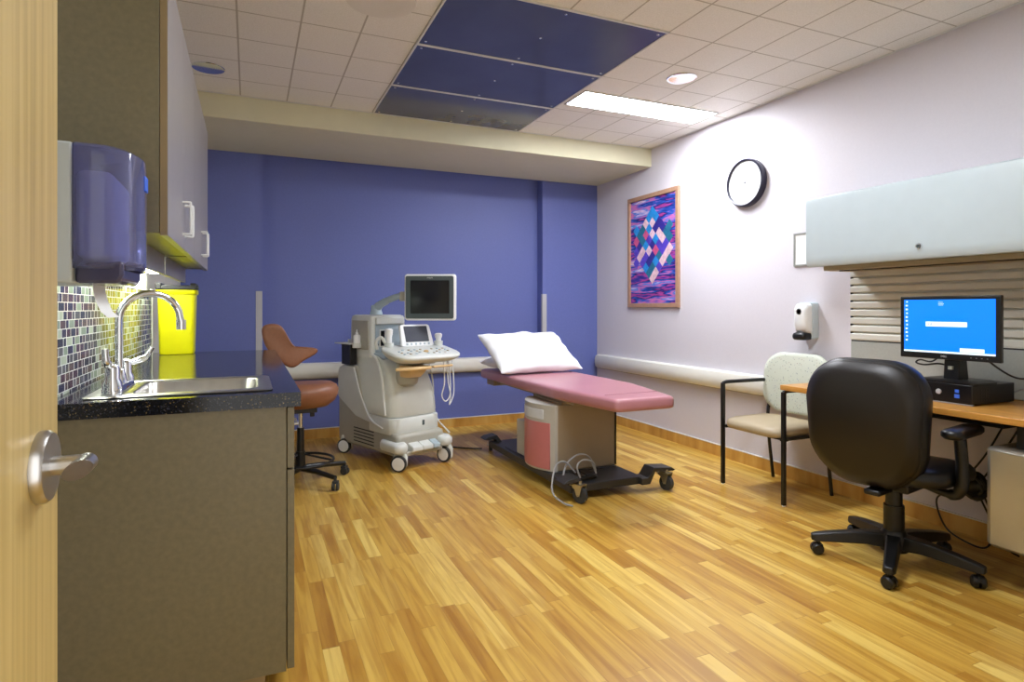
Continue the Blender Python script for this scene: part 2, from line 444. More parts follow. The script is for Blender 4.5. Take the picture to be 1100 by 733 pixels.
# ------------------------------------------------------------------ ceiling things
def ceil_panel(y0, y1, label):
    t = thing('ceiling_panel', label, 'ceiling panel', (1.4725, (y0+y1)/2, ZC), group='dark blue ceiling panels')
    w, d = .6125, (y1-y0)/2
    MB().box(-w+.012, w-.012, -d+.012, d-.012, -.006, -.001).build('panel_sheet', M['panel_blue'], t, bevel=.001)
    f = MB()
    f.box(-w, w, -d, -d+.011, -.009, 0).box(-w, w, d-.011, d, -.009, 0).box(-w, -w+.011, -d, d, -.009, 0).box(w-.011, w, -d, d, -.009, 0)
    f.build('frame', M['tee'], t, bevel=.001)
    for sx, sy in ((-.93, -.86), (0, -.86), (.93, -.86), (-.93, .86), (0, .86), (.93, .86), (0, 0)):
        MB().lathe([(0, -.0095), (.006, -.009), (.0075, -.006)], (sx*w, sy*d, 0), n=12).build('screw', M['chrome'], t)
ceil_panel(3.998, YS-.02, 'glossy dark blue ceiling panel touching the cream soffit')
ceil_panel(3.322, 3.998, 'glossy dark blue ceiling panel in the middle of the three')
ceil_panel(2.640, 3.322, 'largest looking dark blue ceiling panel, farthest from the soffit')
def troffer(x0, x1, y0, y1, label, m):
    t = thing('ceiling_light', label, 'ceiling light', ((x0+x1)/2, (y0+y1)/2, ZC))
    w, d = (x1-x0)/2, (y1-y0)/2
    MB().box(-w, w, -d, -d+.014, -.008, 0).box(-w, w, d-.014, d, -.008, 0).box(-w, -w+.014, -d, d, -.008, 0).box(w-.014, w, -d, d, -.008, 0).build('frame', M['tee'], t, bevel=.001)
    MB().box(-w+.014, w-.014, -d+.014, d-.014, -.006, -.001).build('lens', m, t, smooth=False)
troffer(2.11, 3.29, 3.58, 3.88, 'lit fluorescent ceiling light near the right wall', M['lamp'])
troffer(.95, 2.15, 1.75, 2.05, 'added fill light in the ceiling, out of view on the doorway side', M['lamp_fill'])  # unseen lamp added to fill the room with light
def can(x, y, label):
    t = thing('recessed_downlight', label, 'ceiling light', (x, y, ZC), group='recessed can lights')
    MB().lathe([(.078, -.001), (.090, -.001), (.096, -.004), (.092, -.007), (.078, -.005)], n=32).build('trim_ring', M['chrome'], t)
    MB().lathe([(.078, -.004), (.076, .03), (.070, .06), (.055, .085), (.03, .098), (0, .10)], n=32).build('reflector', M['steel'], t)
    MB().lathe([(0, .030), (.022, .032), (.034, .045), (.034, .065), (.02, .097), (0, .098)], n=20).build('bulb', M['dark_bezel'], t)
# the reflectors rise into openings of the ceiling: cut them
cutters = [(2.575, 3.143), (-.235, 4.18)]
ceil = bpy.data.objects['ceiling']
bm = bmesh.new()
def cutbm(px, py, n=32):
    pass
me = bpy.data.meshes.new('ceiling'); vs = []; fs = []
def rect_with_hole(x0, x1, y0, y1, cx, cy, r, n=32):
    o = len(vs)
    for k in range(n):
        a = 2*PI*k/n; c, s_ = math.cos(a), math.sin(a); m_ = max(abs(c), abs(s_))
        vs.append((cx+c*r, cy+s_*r, ZC))
        ux, uy = c/m_, s_/m_
        vs.append((cx+(ux*(x1-cx) if ux > 0 else ux*(cx-x0)), cy+(uy*(y1-cy) if uy > 0 else uy*(cy-y0)), ZC))
        vs.append((cx+c*r, cy+s_*r, ZC+.08))
    for k in range(n):
        a, b = o+3*k, o+3*((k+1) % n)
        fs.append((a, a+1, b+1, b)); fs.append((a, b, b+2, a+2))
def rect(x0, x1, y0, y1, z=ZC):
    o = len(vs); vs.extend([(x0,y0,z),(x1,y0,z),(x1,y1,z),(x0,y1,z)]); fs.append((o, o+1, o+2, o+3))
xa, xb, ya, yb = XL-T, XR+T, -.6, YB+T
rect(xa, xb, ya, 2.9); rect(xa, 2.3, 2.9, 3.4); rect_with_hole(2.3, 2.85, 2.9, 3.4, 2.575, 3.143, .078); rect(2.85, xb, 2.9, 3.4)
rect(xa, xb, 3.4, 3.95); rect(xa, -.5, 3.95, 4.4); rect_with_hole(-.5, .05, 3.95, 4.4, -.235, 4.18, .078); rect(.05, xb, 3.95, 4.4)
rect(xa, xb, 4.4, yb); rect(xa, xb, ya, yb, ZC+.08)
o = len(vs); vs.extend([(xa,ya,ZC),(xb,ya,ZC),(xb,yb,ZC),(xa,yb,ZC),(xa,ya,ZC+.08),(xb,ya,ZC+.08),(xb,yb,ZC+.08),(xa,yb,ZC+.08)])
fs.extend([(o,o+1,o+5,o+4),(o+1,o+2,o+6,o+5),(o+2,o+3,o+7,o+6),(o+3,o,o+4,o+7)])
me.from_pydata(vs, [], fs); me.materials.append(M['ceiling']); ceil.data = me
bm.free()
can(2.575, 3.143, 'chrome recessed downlight above the wall clock')
can(-.235, 4.18, 'chrome recessed downlight partly behind the upper cabinets')
t = thing('ceiling_speaker', 'round white speaker in the ceiling tiles, cut by the top edge', 'speaker', (.585, 2.93, ZC))
MB().lathe([(.10, -.001), (.172, -.001), (.168, -.008), (.115, -.014), (.10, -.010)], n=48).build('rim', M['speaker'], t)
lab(MB().lathe([(0, -.009), (.10, -.009), (.10, -.001), (0, -.001)], n=40).build('grille', mat('grey_speaker_mesh', (178, 176, 168), .6, vary=.1, scale=260), t), 'darker round grille')

# ------------------------------------------------------------------ wall rails and corner guards
def rail_profile(c, z0=.553, z1=.692, d=.075, n=10):
    pass
t = thing('wall_handrail', 'long off-white bumper rail on the lavender right wall', 'handrail', (XR, 4.2, 0), group='bumper rails')
def rail(ax, a, b, off, sgn, t, name='rail_cover'):
    # bulging cover, rounded closed ends
    prof = [(.0, .555), (.05, .553), (.072, .572), (.08, .61), (.078, .65), (.064, .684), (.03, .694), (0, .692)]
    m = MB()
    ends = [(a, 1, .4), (a+.015, 1, .8), (a+.04, 1, 1), (b-.04, 1, 1), (b-.015, 1, .8), (b, 1, .4)]
    loops = []
    for pos, _, sc_ in ends:
        l = []
        for d, z in prof:
            z = .623+(z-.623)*(.75+.25*sc_); d2 = d*sc_
            if ax == 'y': l.append((off+sgn*d2, pos, z))
            else: l.append((pos, off+sgn*d2, z))
        loops.append(l)
    m.loft(loops)
    return m.build(name, M['off_white'], t, bevel=0, angle=50)
rail('y', 2.80-4.2, 5.58-4.2, 0, -1, t)
lab(MB().box(-.03, 0, 2.83-4.2, 5.55-4.2, .545, .556).build('rail_bracket', M['cab_under'], t), 'beige strip under the rail')  # plain beige strip along the lower edge of the rail
t2 = thing('wall_handrail', 'off-white bumper rail on the blue back wall behind the ultrasound machine', 'handrail', (1.45, YB, 0), group='bumper rails')
rail('x', .115-1.45, 2.785-1.45, 0, -1, t2)
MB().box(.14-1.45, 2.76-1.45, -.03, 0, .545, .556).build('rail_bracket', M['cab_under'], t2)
def guard(x0, x1, label, sgn):
    g = MB()
    g.box(x0, x1, YP-.003, YP, .10, 1.335)
    xc = .098 if sgn > 0 else 2.80
    g.box(xc-(0 if sgn > 0 else .003), xc+(.003 if sgn > 0 else 0), YP-.003, YP+.03, .10, 1.335)
    tag(g.build('corner_guard', M['guard_grey'], bevel=.001), label, 'corner guard', 'grey corner guards')
guard(.050, .098, 'pale grey corner guard on the left pilaster, behind the brown stool', 1)
guard(2.80, 2.848, 'pale grey corner guard rising behind the white pillow', -1)

# ------------------------------------------------------------------ left wall: base cabinet, counter, sink, tap
t = thing('base_cabinet', 'olive-taupe sink base cabinet under the black countertop', 'cabinet', (0, 0, 0))
MB().box(-.518, .105, 1.998, 2.02, .058, .884).build('side_panel', M['laminate'], t, bevel=.001)
MB().box(-.518, .105, 3.97, 3.99, .058, .884).box(-.518, -.50, 2.02, 3.97, .058, .884).box(-.50, .10, 2.02, 3.97, .058, .076).build('carcass', M['laminate'], t)
lab(MB().box(-.518, .045, 2.01, 3.98, 0, .058).build('toe_kick', M['laminate_edge'], t), 'dark recessed toe kick')
ys = [2.0, 2.5, 3.0, 3.5, 3.99]
for i in range(4):
    d = MB().box(.108, .129, ys[i]+.002, ys[i+1]-.002, .062, .684).build('door', M['laminate'], t, bevel=.001)
    w = MB().box(.108, .129, ys[i]+.002, ys[i+1]-.002, .690, .880).build('drawer', M['laminate'], t, bevel=.001)
    ym = (ys[i]+ys[i+1])/2
    MB().tube([(.129, ym-.05, .79), (.152, ym-.05, .79), (.152, ym+.05, .79), (.129, ym+.05, .79)], .004, 8).build('handle', M['satin'], w)
    yh = ys[i+1]-.05 if i % 2 == 0 else ys[i]+.05
    MB().tube([(.129, yh, .52), (.152, yh, .52), (.152, yh, .62), (.129, yh, .62)], .004, 8).build('handle', M['satin'], d)
ct = MB()
hx0, hx1, hy0, hy1 = -.335, .035, 2.065, 2.435
ct.prism([(-.519, 1.968), (.146, 1.968), (.146, hy0), (-.519, hy0)], 'z', .886, .930)
ct.box(-.519, hx0, hy0, hy1, .886, .930).box(hx1, .146, hy0, hy1, .886, .930).box(-.519, .146, hy1, 4.02, .886, .930)
tag(ct.build('countertop', M['granite'], smooth=False), 'glossy black speckled stone countertop over the sink cabinet', 'countertop')
t = thing('sink', 'stainless drop-in sink set in the black countertop', 'sink', (-.185, 2.25, .930))
# rim plate with opening, then the bowl
L = lambda w, h, r, z, cx=0, cy=0: rrect(cx, cy, w, h, r, z)
ox = .035
MB().loft([L(.50, .435, .03, .0006), L(.505, .44, .03, .003), L(.495, .43, .03, .005), L(.352, .345, .05, .005, ox), L(.345, .338, .05, 0, ox),
           L(.335, .328, .055, -.12, ox), L(.30, .295, .06, -.155, ox), L(.05, .05, .02, -.16, ox)], (False, True)).build('basin', M['steel'], t, angle=60)
MB().lathe([(.035, -.158), (.03, -.155), (.012, -.1585), (0, -.1585)], (ox, 0, 0)).build('drain', M['chrome'], t)
# faucet on the wall side of the rim
fx, fy = -.205, -.03
t = thing('faucet', 'chrome gooseneck tap with two wrist-blade handles behind the sink', 'tap', (-.185+fx+.015, 2.25+fy, .935))
MB().loft([L(.055, .25, .025, 0), L(.055, .25, .025, .012), L(.04, .235, .02, .02)]).build('deck_plate', M['chrome'], t, angle=50)
pts = [(0, 0, .01), (0, 0, .10), (0, 0, .20)]
R = .080
for k in range(0, 13):
    a = PI - PI*k/12*1.0
    pts.append((R+R*math.cos(a), 0.0, .222+R*math.sin(a)))
pts += [(2*R+.003, 0, .20)]
MB().tube([Vector((p[0], p[0]*.55, p[2])) if p[0] > 0 else p for p in pts], .0115, 16).build('spout', M['chrome'], t)
e = pts[-1]
MB().cyl((e[0], e[0]*.55, .215), (e[0], e[0]*.55, .182), .0155, .0145, 20).build('aerator', M['chrome'], t)
MB().lathe([(.022, .01), (.022, .03), (.015, .06), (.0125, .065)]).build('spout_collar', M['chrome'], t)
for s_ in (-1, 1):
    yy = .10*s_
    MB().lathe([(.026, .008), (.026, .03), (.019, .045), (.019, .075), (.014, .085), (0, .088)], (0, yy, 0)).build('valve', M['chrome'], t)
    hp = [(0, yy, .07), (.028, yy+.01*s_, .078), (.055, yy+.02*s_, .09), (.072, yy+.03*s_, .122)]
    if s_ < 0: hp = [(0, yy, .07), (-.006, yy-.02, .085), (-.010, yy-.03, .10), (-.012, yy-.035, .135)]
    MB().tube(curve(hp, 6), [.012-.006*abs(math.cos(PI*i/18))*.5 if i else .008 for i in range(19)], 12).build('blade_handle', M['chrome'], t)
# backsplash
bs = MB().box(XL+.0005, XL+.010, 1.70, 3.955, .9305, 1.285).build('backsplash', M['mosaic'], smooth=False)
tag(bs, 'glass mosaic tile backsplash behind the sink tap', 'backsplash')
tag(MB().box(XL+.0005, XL+.016, 3.956, 3.972, .9305, 1.30).build('edge_trim', M['off_white'], bevel=.002), 'thin white vertical trim closing the mosaic backsplash', 'trim')
t = thing('wall_outlet', 'white wall outlet plate on the mosaic backsplash', 'outlet', (XL+.010, 3.03, 1.11))
MB().loft([rrect(0, 0, .07, .115, .006, .0005, ax='x'), rrect(0, 0, .07, .115, .006, .004, ax='x'), rrect(0, 0, .064, .109, .006, .007, ax='x')]).build('plate', M['white_plastic'], t)
for z in (-.022, .022):
    MB().loft([rrect(0, z, .03, .034, .012, .006, ax='x'), rrect(0, z, .03, .034, .012, .0085, ax='x')]).build('socket', M['white_plastic'], t)

# ------------------------------------------------------------------ upper cabinets
def upper(y0, y1, label, panel):
    t = thing('wall_cabinet', label, 'cabinet', (0, y0, 0), group='upper wall cabinets')
    d = y1-y0
    MB().box(-.518, -.243, 0, .018, 1.41, 2.19).build('side_panel', M['laminate'], t, bevel=.001)
    MB().box(-.518, -.243, d-.018, d, 1.41, 2.19).box(-.518, -.243, .018, d-.018, 2.172, 2.19).box(-.518, -.505, .018, d-.018, 1.41, 2.172).build('carcass', M['laminate'], t)
    lab(MB().box(-.505, -.243, .018, d-.018, 1.413, 1.43).build('bottom_panel', M['laminate_bounce'], t), 'underside panel with yellow bounce in its colour')
    for i in (0, 1):
        a, b = i*d/2+.0015, (i+1)*d/2-.0015
        dr = MB().box(-.241, -.220, a, b, 1.404, 2.192).build('door', M['door_face'], t, bevel=.0012)
        if i == 0: lab(MB().box(-.241, -.222, a-.0012, a, 1.405, 2.191).build('edge_band', M['laminate_edge'], dr), 'brown edge band')
        yh = b-.045 if i == 0 else a+.045
        MB().tube(curve([(-.222, yh, 1.455), (-.198, yh, 1.455), (-.193, yh, 1.462), (-.193, yh, 1.51), (-.193, yh, 1.562), (-.198, yh, 1.569), (-.222, yh, 1.569)], 3), .0042, 10).build('handle', M['white_plastic'], dr)
    MB().box(-.345, -.330, .018, d-.018, 1.332, 1.413).build('light_valance', M['door_face'], t, bevel=.001)
    MB().box(-.50, -.44, .06, d-.06, 1.385, 1.409).build('lamp_housing', M['white_plastic'], t, bevel=.002)
    MB().box(-.495, -.445, .07, d-.07, 1.378, 1.386).build('lamp_tube', M['under_lamp'], t, smooth=False)
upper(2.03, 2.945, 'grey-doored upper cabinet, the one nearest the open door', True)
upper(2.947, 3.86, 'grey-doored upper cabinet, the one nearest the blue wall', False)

# ------------------------------------------------------------------ paper towel dispenser
t = thing('paper_towel_dispenser', 'smoky blue translucent paper towel dispenser mounted beside the upper cabinets', 'dispenser', (XL, 1.87, 1.25))
MB().box(.001, .135, -.15, .15, 0, .335).build('back_housing', M['towel_white'], t, bevel=.006)
def shell_loop(z, g=0, dz=0):
    l = []
    for k in range(15):
        a = PI*k/14
        l.append((.135+(.13-g)*abs(math.sin(a))**.55, -(.15-g)*math.cos(a)*1.0, z))
    l += [(.136, .15-g, z)]
    return l
sh = MB()
zs = [(.335, .03), (.337, .012), (.33, .002), (.30, 0), (.06, 0), (.035, .004)]
sh.loft([shell_loop(z, g) for z, g in zs], (True, False))
o = sh.build('cover', M['smoke'], t, angle=50)
so = o.modifiers.new('solid', 'SOLIDIFY'); so.thickness = .004; so.offset = -1
MB().box(.136, .215, -.135, .115, .06, .275).build('towel_stack', mat('lilac_white_paper_roll', (226, 226, 240), .7), t, bevel=.02, seg=4)
lab(MB().prism([(.136, .0), (.225, .0), (.235, .02), (.235, .055), (.136, .055)], 'y', -.13, .13).build('towel_chute', mat('smoke_grey_chute', (70, 68, 92), .15, vary=.1), t, bevel=.008), 'dark chute below the cover')
MB().box(.262, .268, -.02, .02, .25, .29).build('lock', M['blue_led'], t, bevel=.002)
# paper sheet hanging out of it
ps = MB()
cpts = [(-.360, 1.2495), (-.358, 1.23), (-.352, 1.205), (-.342, 1.18), (-.326, 1.165)]
vs2 = [];
for x_, z_ in cpts: vs2 += [(x_, 1.80, z_), (x_, 1.94, z_)]
for x_, z_ in cpts: vs2 += [(x_-.001, 1.80, z_), (x_-.001, 1.94, z_)]
n_ = len(cpts)*2
fs2 = []
for i in range(len(cpts)-1):
    a = 2*i; fs2 += [(a, a+1, a+3, a+2), (n_+a, n_+a+2, n_+a+3, n_+a+1), (a, a+2, n_+a+2, n_+a), (a+1, n_+a+1, n_+a+3, a+3)]
fs2 += [(0, n_, n_+1, 1), (n_-2, n_-1, 2*n_-1, 2*n_-2)]
ps.add(vs2, fs2)
tag(ps.build('paper_towel', M['paper']), 'white paper towel sheet hanging from the blue dispenser', 'paper towel')

# ------------------------------------------------------------------ yellow waste container
t = thing('waste_container', 'bright yellow tapered waste bin with black lid at the far end of the counter', 'bin', (-.375, 3.90, .9305))
lp = lambda w, d, z, r=.02: rrect(0, 0, w, d, r, z)
MB().loft([lp(.165, .15, .001), lp(.17, .155, .01), lp(.186, .17, .35)]).build('tub', M['yellow'], t, angle=50)
MB().loft([lp(.196, .18, .335), lp(.202, .186, .340), lp(.202, .186, .360), lp(.19, .174, .362)]).build('rim', M['yellow'], t, angle=50)
ld = MB().loft([lp(.186, .168, .362), lp(.18, .16, .378), lp(.10, .10, .384)])
for s_ in (-1, 1): ld.box(s_*.085-.014, s_*.085+.014, -.10, .06, .362, .398)
ld.box(-.10, .112, -.096, -.076, .363, .386)
lab(ld.build('lid', M['black'], t, bevel=.003), 'black lid with raised clips')

# ------------------------------------------------------------------ brown saddle stool
t = thing('saddle_stool', 'tan leather saddle stool with wing-shaped backrest on a black wheeled base', 'stool', (.317, 4.31, 0))
s = MB(); N = 36
def seat_loop(k, z, sag):
    l = []
    for i in range(N):
        a = 2*PI*i/N; x = .25*k*math.cos(a)+.0; y = .205*k*math.sin(a)
        l.append((x, y, z - sag*(1-(abs(x)/.25)**1.5)*.6 - sag*.9*max(0, x/.25)**2*0))
    return l
s.loft([seat_loop(.45, .515, 0), seat_loop(.72, .525, 0), seat_loop(.90, .56, 0), seat_loop(.98, .60, 0), seat_loop(1.0, .635, .01), seat_loop(.95, .665, .02), seat_loop(.8, .688, .02), seat_loop(.5, .698, .025), seat_loop(.15, .70, .03)])
s.build('seat', M['brown_leather'], t, angle=80)
MB().box(-.12, .10, -.09, .09, .488, .52).box(.06, .09, -.02, .02, .45, .49).build('seat_mechanism', M['black'], t, bevel=.005)
MB().cyl((0, 0, .36), (0, 0, .49), .014).build('gas_piston', M['chrome'], t)
MB().cyl((0, 0, .09), (0, 0, .38), .026, .023).build('column', M['black_metal'], t)
# wing backrest
P = [(-.255, 1.075), (-.245, .99), (-.225, .92), (-.17, .85), (-.085, .775), (-.03, .77), (.02, .822), (.095, .855), (.128, .885), (.115, .91), (.06, .913), (-.02, .905), (-.06, .95), (-.10, 1.04), (-.13, 1.078), (-.18, 1.087)]
P = [(x+.005, z) for x, z in P]
cx_ = sum(p[0] for p in P)/len(P); cz_ = sum(p[1] for p in P)/len(P)
def wl(k, y): return [(cx_+(x-cx_)*k, y+.5*(x-.0)**2, cz_+(z-cz_)*k) for x, z in P]
w = MB(); w.loft([wl(.86, .08), wl(.97, .09), wl(1, .115), wl(.97, .14), wl(.86, .15)])
w.build('backrest', M['brown_leather'], t, sub=2, angle=80)
MB().tube(curve([(-.02, .02, .53), (-.10, .10, .56), (-.13, .17, .66), (-.11, .17, .80), (-.10, .155, .86)], 6), .012, 10).build('backrest_arm', M['black_metal'], t)
for k in range(5):
    a = math.radians(-53+72*k); ca, sa = math.cos(a), math.sin(a)
    MB().tube([(.02*ca, .02*sa, .105), (.16*ca, .16*sa, .10), (.325*ca, .325*sa, .082)], [.022, .018, .015], 10).build('leg', M['black_metal'], t)
    c_ = MB(Matrix.Translation((.325*ca, .325*sa, 0)) @ Matrix.Rotation(a+.6, 4, 'Z'))
    c_.cyl((-.022, 0, .027), (-.006, 0, .027), .027).cyl((.006, 0, .027), (.022, 0, .027), .027).box(-.02, .02, -.015, .024, .045, .062).cyl((0, 0, .05), (0, 0, .085), .008)
    c_.build('caster', M['rubber'], t, bevel=.003)
ring = [(.215*math.cos(2*PI*k/36), .215*math.sin(2*PI*k/36), .155) for k in range(36)]
rg = MB().tube(ring, .009, 8, closed=True)
for k in range(3):
    a = math.radians(-20+120*k); rg.tube([(.02*math.cos(a), .02*math.sin(a), .20), (.215*math.cos(a), .215*math.sin(a), .155)], .007, 8)
rg.build('foot_ring', M['black_metal'], t)
MB().cyl((0, 0, .09), (0, 0, .22), .034, .03).build('hub', M['black_metal'], t)

# ------------------------------------------------------------------ ultrasound machine
US = thing('ultrasound_machine', 'pale grey wheeled ultrasound scanner with monitor and control console', 'ultrasound machine', (1.195, 4.411, 0), 20.5)
def side(profile, x0, x1, m=None):   # profile in (b, z), b towards the front
    m = m or MB(); return m.prism([(-b, z) for b, z in profile], 'x', x0, x1)
lower = side([(-.88, .085), (-.90, .12), (-.90, .66), (-.87, .715), (-.80, .735), (-.64, .73), (-.60, .69), (-.52, .52), (-.42, .40), (-.30, .30), (-.10, .265), (-.02, .25), (-.02, .09)], -.215, .215)
lower.build('lower_body', M['us_side'], US, bevel=.025, seg=4)
# pale upper skin of the flanks
for s_ in (-1, 1):
    sk = side([(-.885, .46), (-.885, .665), (-.86, .705), (-.80, .722), (-.645, .717), (-.61, .68), (-.53, .51), (-.43, .39), (-.33, .315), (-.18, .28), (-.60, .33)], s_*.213 if s_ > 0 else -.225, .225 if s_ > 0 else -.213)
    sk.build('flank_panel', M['us_body'], US, bevel=.006)
    tr = MB().tube(curve([(s_*.226, .62, .715), (s_*.226, .55, .56), (s_*.226, .44, .40), (s_*.226, .35, .325), (s_*.226, .2, .285)], 5), .006, 8)
    lab(tr.build('edge_trim', M['white_plastic'], US), 'white edge trim line')
    for k in range(5):
        MB(Matrix.Translation((s_*.2155, .50, .235-.026*k)) @ Matrix.Rotation(0, 4, 'X')).box(-.002, .002, -.16, .14, -.004, .004).build('vent_slot', M['rubber'], US)
# main front column
fc = MB()
def col(b0, b1, w, z, r=.05): return rrect(0, -(b0+b1)/2, w, b1-b0, r, z)
fc.loft([col(-.62, -.085, .43, .372, .09), col(-.62, -.075, .435, .40, .09), col(-.63, -.085, .42, .50, .08), col(-.66, -.12, .40, .60, .07), col(-.68, -.17, .37, .70, .06), col(-.72, -.24, .35, .77, .05), col(-.74, -.36, .34, .815, .04), col(-.74, -.40, .33, .825, .04)])
fc.build('front_column', M['us_body'], US, angle=60)
for s_ in (-1, 1):
    lab(MB().tube(curve([(s_*.168, .47, .835), (s_*.178, .36, .79), (s_*.195, .26, .66), (s_*.212, .20, .50), (s_*.216, .17, .385)], 5), .010, 8).build('column_trim', M['white_plastic'], US), 'white rounded column edge')
skirt = MB().loft([col(-.45, -.07, .44, .245, .07), col(-.45, -.065, .445, .26, .07), col(-.45, -.065, .44, .362, .07), col(-.45, -.075, .43, .368, .07)])
skirt.build('lower_front_cover', M['us_body'], US, angle=60)
MB().box(.04, .062, .062, .072, .295, .335).build('lock_recess', M['dark_bezel'], US, bevel=.004)
# front feet platform with pedals
for s_ in (-1, 1):
    f = MB()
    f.loft([rrect(s_*.205, -.02+.10, .10, .25, .045, .135), rrect(s_*.205, .08, .115, .265, .05, .15), rrect(s_*.205, .08, .115, .265, .05, .185), rrect(s_*.205, .09, .09, .23, .04, .205)])
    f.build('front_foot', M['us_body'], US, angle=60)
for k, x_ in enumerate((-.075, .02, .10)):
    w_ = .045 if k < 2 else .03
    MB().prism([(.09, .215), (-.045, .165), (-.05, .135), (-.035, .125), (.09, .15)], 'x', x_-w_, x_+w_).build('brake_pedal', M['us_blue'] if k == 2 else M['us_body'], US, bevel=.008, seg=3)
MB().box(-.17, .17, -.02, .10, .10, .135).build('chassis_lip', M['us_side'], US, bevel=.01)
# casters
def us_caster(x, y, rz):
    X = Matrix.Translation((x, y, 0)) @ Matrix.Rotation(math.radians(rz), 4, 'Z')
    h = MB(X).prism([(-.050, .03), (-.055, .10), (-.03, .145), (.035, .145), (.05, .10), (.045, .05), (.02, .025), (-.03, .02)], 'x', -.012, .028).build('caster', M['us_body'], US, bevel=.010, seg=3)
    wl_ = MB(X).lathe([(.03, -.013), (.058, -.013), (.060, -.020), (.058, -.036), (.048, -.039), (.045, -.036)], (0, 0, .060), 'x').build('wheel', M['rubber'], h)
    lab(MB(X).lathe([(0, -.013), (.047, -.013), (.047, -.038), (.02, -.042), (0, -.042)], (0, 0, .060), 'x').build('hub_cap', M['white_plastic'], h), 'white hub cap')
us_caster(-.205, .0, 38); us_caster(.215, .0, 18); us_caster(-.20, .80, 30); us_caster(.20, .80, 8)
# rear tower
MB().loft([rrect(-.02, .60, .33, .34, .03, .80), rrect(-.02, .60, .32, .33, .03, 1.10), rrect(-.02, .60, .31, .32, .03, 1.125), rrect(-.02, .60, .27, .28, .03, 1.135)]).build('tower', M['us_body'], US, angle=50)
lab(MB().box(-.15, .11, .424, .434, .84, 1.07).build('tower_face', M['us_blue'], US, bevel=.004), 'blue-grey recessed tower face')
MB().box(-.15, .11, .405, .436, 1.06, 1.115).build('tower_header', M['us_body'], US, bevel=.006)
MB().box(-.115, -.062, .418, .426, .88, 1.02).build('drive_frame', M['us_body'], US, bevel=.002)
lab(MB().box(-.106, -.072, .414, .42, .89, 1.01).build('drive_slot', M['screen_off'], US, bevel=.002), 'black drive slot')
MB().lathe([(.010, 0), (.010, -.006), (0, -.006)], (-.133, .425, .90), 'y').build('power_button', M['dark_bezel'], US)
MB().box(-.045, .10, .412, .426, .87, 1.03).build('bay_cover', M['us_blue'], US, bevel=.004)
MB().prism([(.40, .83), (.30, .80), (.30, .79), (.44, .79), (.44, .84)], 'x', -.16, .13).build('tower_ledge', M['us_blue'], US, bevel=.006)
lab(MB().box(-.19, -.176, .47, .72, .86, 1.09).build('side_inlay', M['us_side'], US, bevel=.004), 'warm grey side inlay')
# rear shelf and the dark box under it
MB().box(-.28, -.13, .60, .84, .900, .908).box(-.16, -.13, .60, .84, .90, .93).build('side_shelf', M['us_body'], US, bevel=.002)
MB().box(-.25, -.19, .64, .78, .735, .898).build('shelf_support', M['black'], US, bevel=.004)
MB().lathe([(.0, .872), (.033, .872), (.036, .875), (.036, .912), (.032, .912), (.032, .878), (0, .878)], (-.215, .655-.06, 0), n=24).box(-.215, -.17, .585, .605, .88, .90).build('bottle_holder', M['us_body'], US)
# monitor arm and screen
MB().lathe([(.05, 1.13), (.05, 1.15), (.042, 1.17), (.042, 1.205), (.03, 1.215), (0, 1.215)], (-.06, .56, 0)).build('arm_base', M['us_blue'], US)
MB().tube(curve([(-.06, .56, 1.185), (-.055, .51, 1.215), (-.035, .43, 1.25), (.0, .34, 1.28), (.04, .29, 1.288)], 6), [.034]*6+[.03]*6+[.026]*6+[.024]*6+[.022], 12).build('monitor_arm', M['us_blue'], US)
MX = Matrix.Translation((.145, .10, 1.273)) @ Matrix.Rotation(math.radians(-44), 4, 'Z')
# local monitor frame: x right, y away from the viewer
mon = MB(MX).loft([rrect(0, 0, .375, .335, .02, -.028, ax='y'), rrect(0, 0, .398, .358, .022, -.022, ax='y'), rrect(0, 0, .402, .362, .022, .0, ax='y'), rrect(0, 0, .385, .345, .03, .03, ax='y'), rrect(0, 0, .26, .23, .03, .06, ax='y')]).build('monitor', M['white_plastic'], US, angle=50)
MB(MX).loft([rrect(-.004, 0, .372, .332, .014, -.031, ax='y'), rrect(-.004, 0, .372, .332, .014, -.026, ax='y')]).build('bezel', M['dark_bezel'], mon)
MB(MX).loft([rrect(-.002, .003, .300, .256, .004, -.0335, ax='y'), rrect(-.002, .003, .300, .256, .004, -.029, ax='y')]).build('screen', M['screen_off'], mon)
text('PHILIPS', .014, M['white_ink'], MX @ Matrix.Translation((-.002, -.0318, .150)) @ Matrix.Rotation(PI/2, 4, 'X'), mon)
MB(MX).box(-.250, -.16, .035, .085, -.03, .045).box(-.19, -.05, .045, .075, -.02, .02).build('swivel_joint', M['us_side'], US, bevel=.006)
# console
def con(w, b0, b1, zc, r, tilt=.2):
    return [(x, y, z + tilt*(y)*1.0) for x, y, z in rrect(0, -(b0+b1)/2, w, b1-b0, r, zc, 8)]
K = MB().loft([con(.40, -.14, .06, .785, .08, .08), con(.48, -.17, .10, .80, .09, .12), con(.555, -.185, .135, .832, .10), con(.585, -.19, .15, .846, .11), con(.585, -.19, .15, .862, .11), con(.56, -.18, .135, .872, .10)])
K = K.build('console', M['us_body'], US, angle=60)
for i in range(9):
    for j in range(4):
        x_ = -.22+.052*i; b_ = -.02+.035*j
        if abs(x_-.0) < .05 and j in (1, 2): continue
        if (i*7+j*3) % 5 == 0: continue
        z_ = .872-.2*b_
        MB(Matrix.Translation((x_, -b_, z_))).lathe([(0, .006), (.009, .006), (.010, .003), (.010, -.004)], n=10).build('control_key', M['us_blue'] if (i+j) % 2 else M['cab_under'], K)
lab(MB().ball((.0, -.04, .866), .02, .02, .012).build('trackball', M['tan'], K), 'yellowish trackball')
TX = Matrix.Translation((.04, .125, .895)) @ Matrix.Rotation(math.radians(-18), 4, 'X')
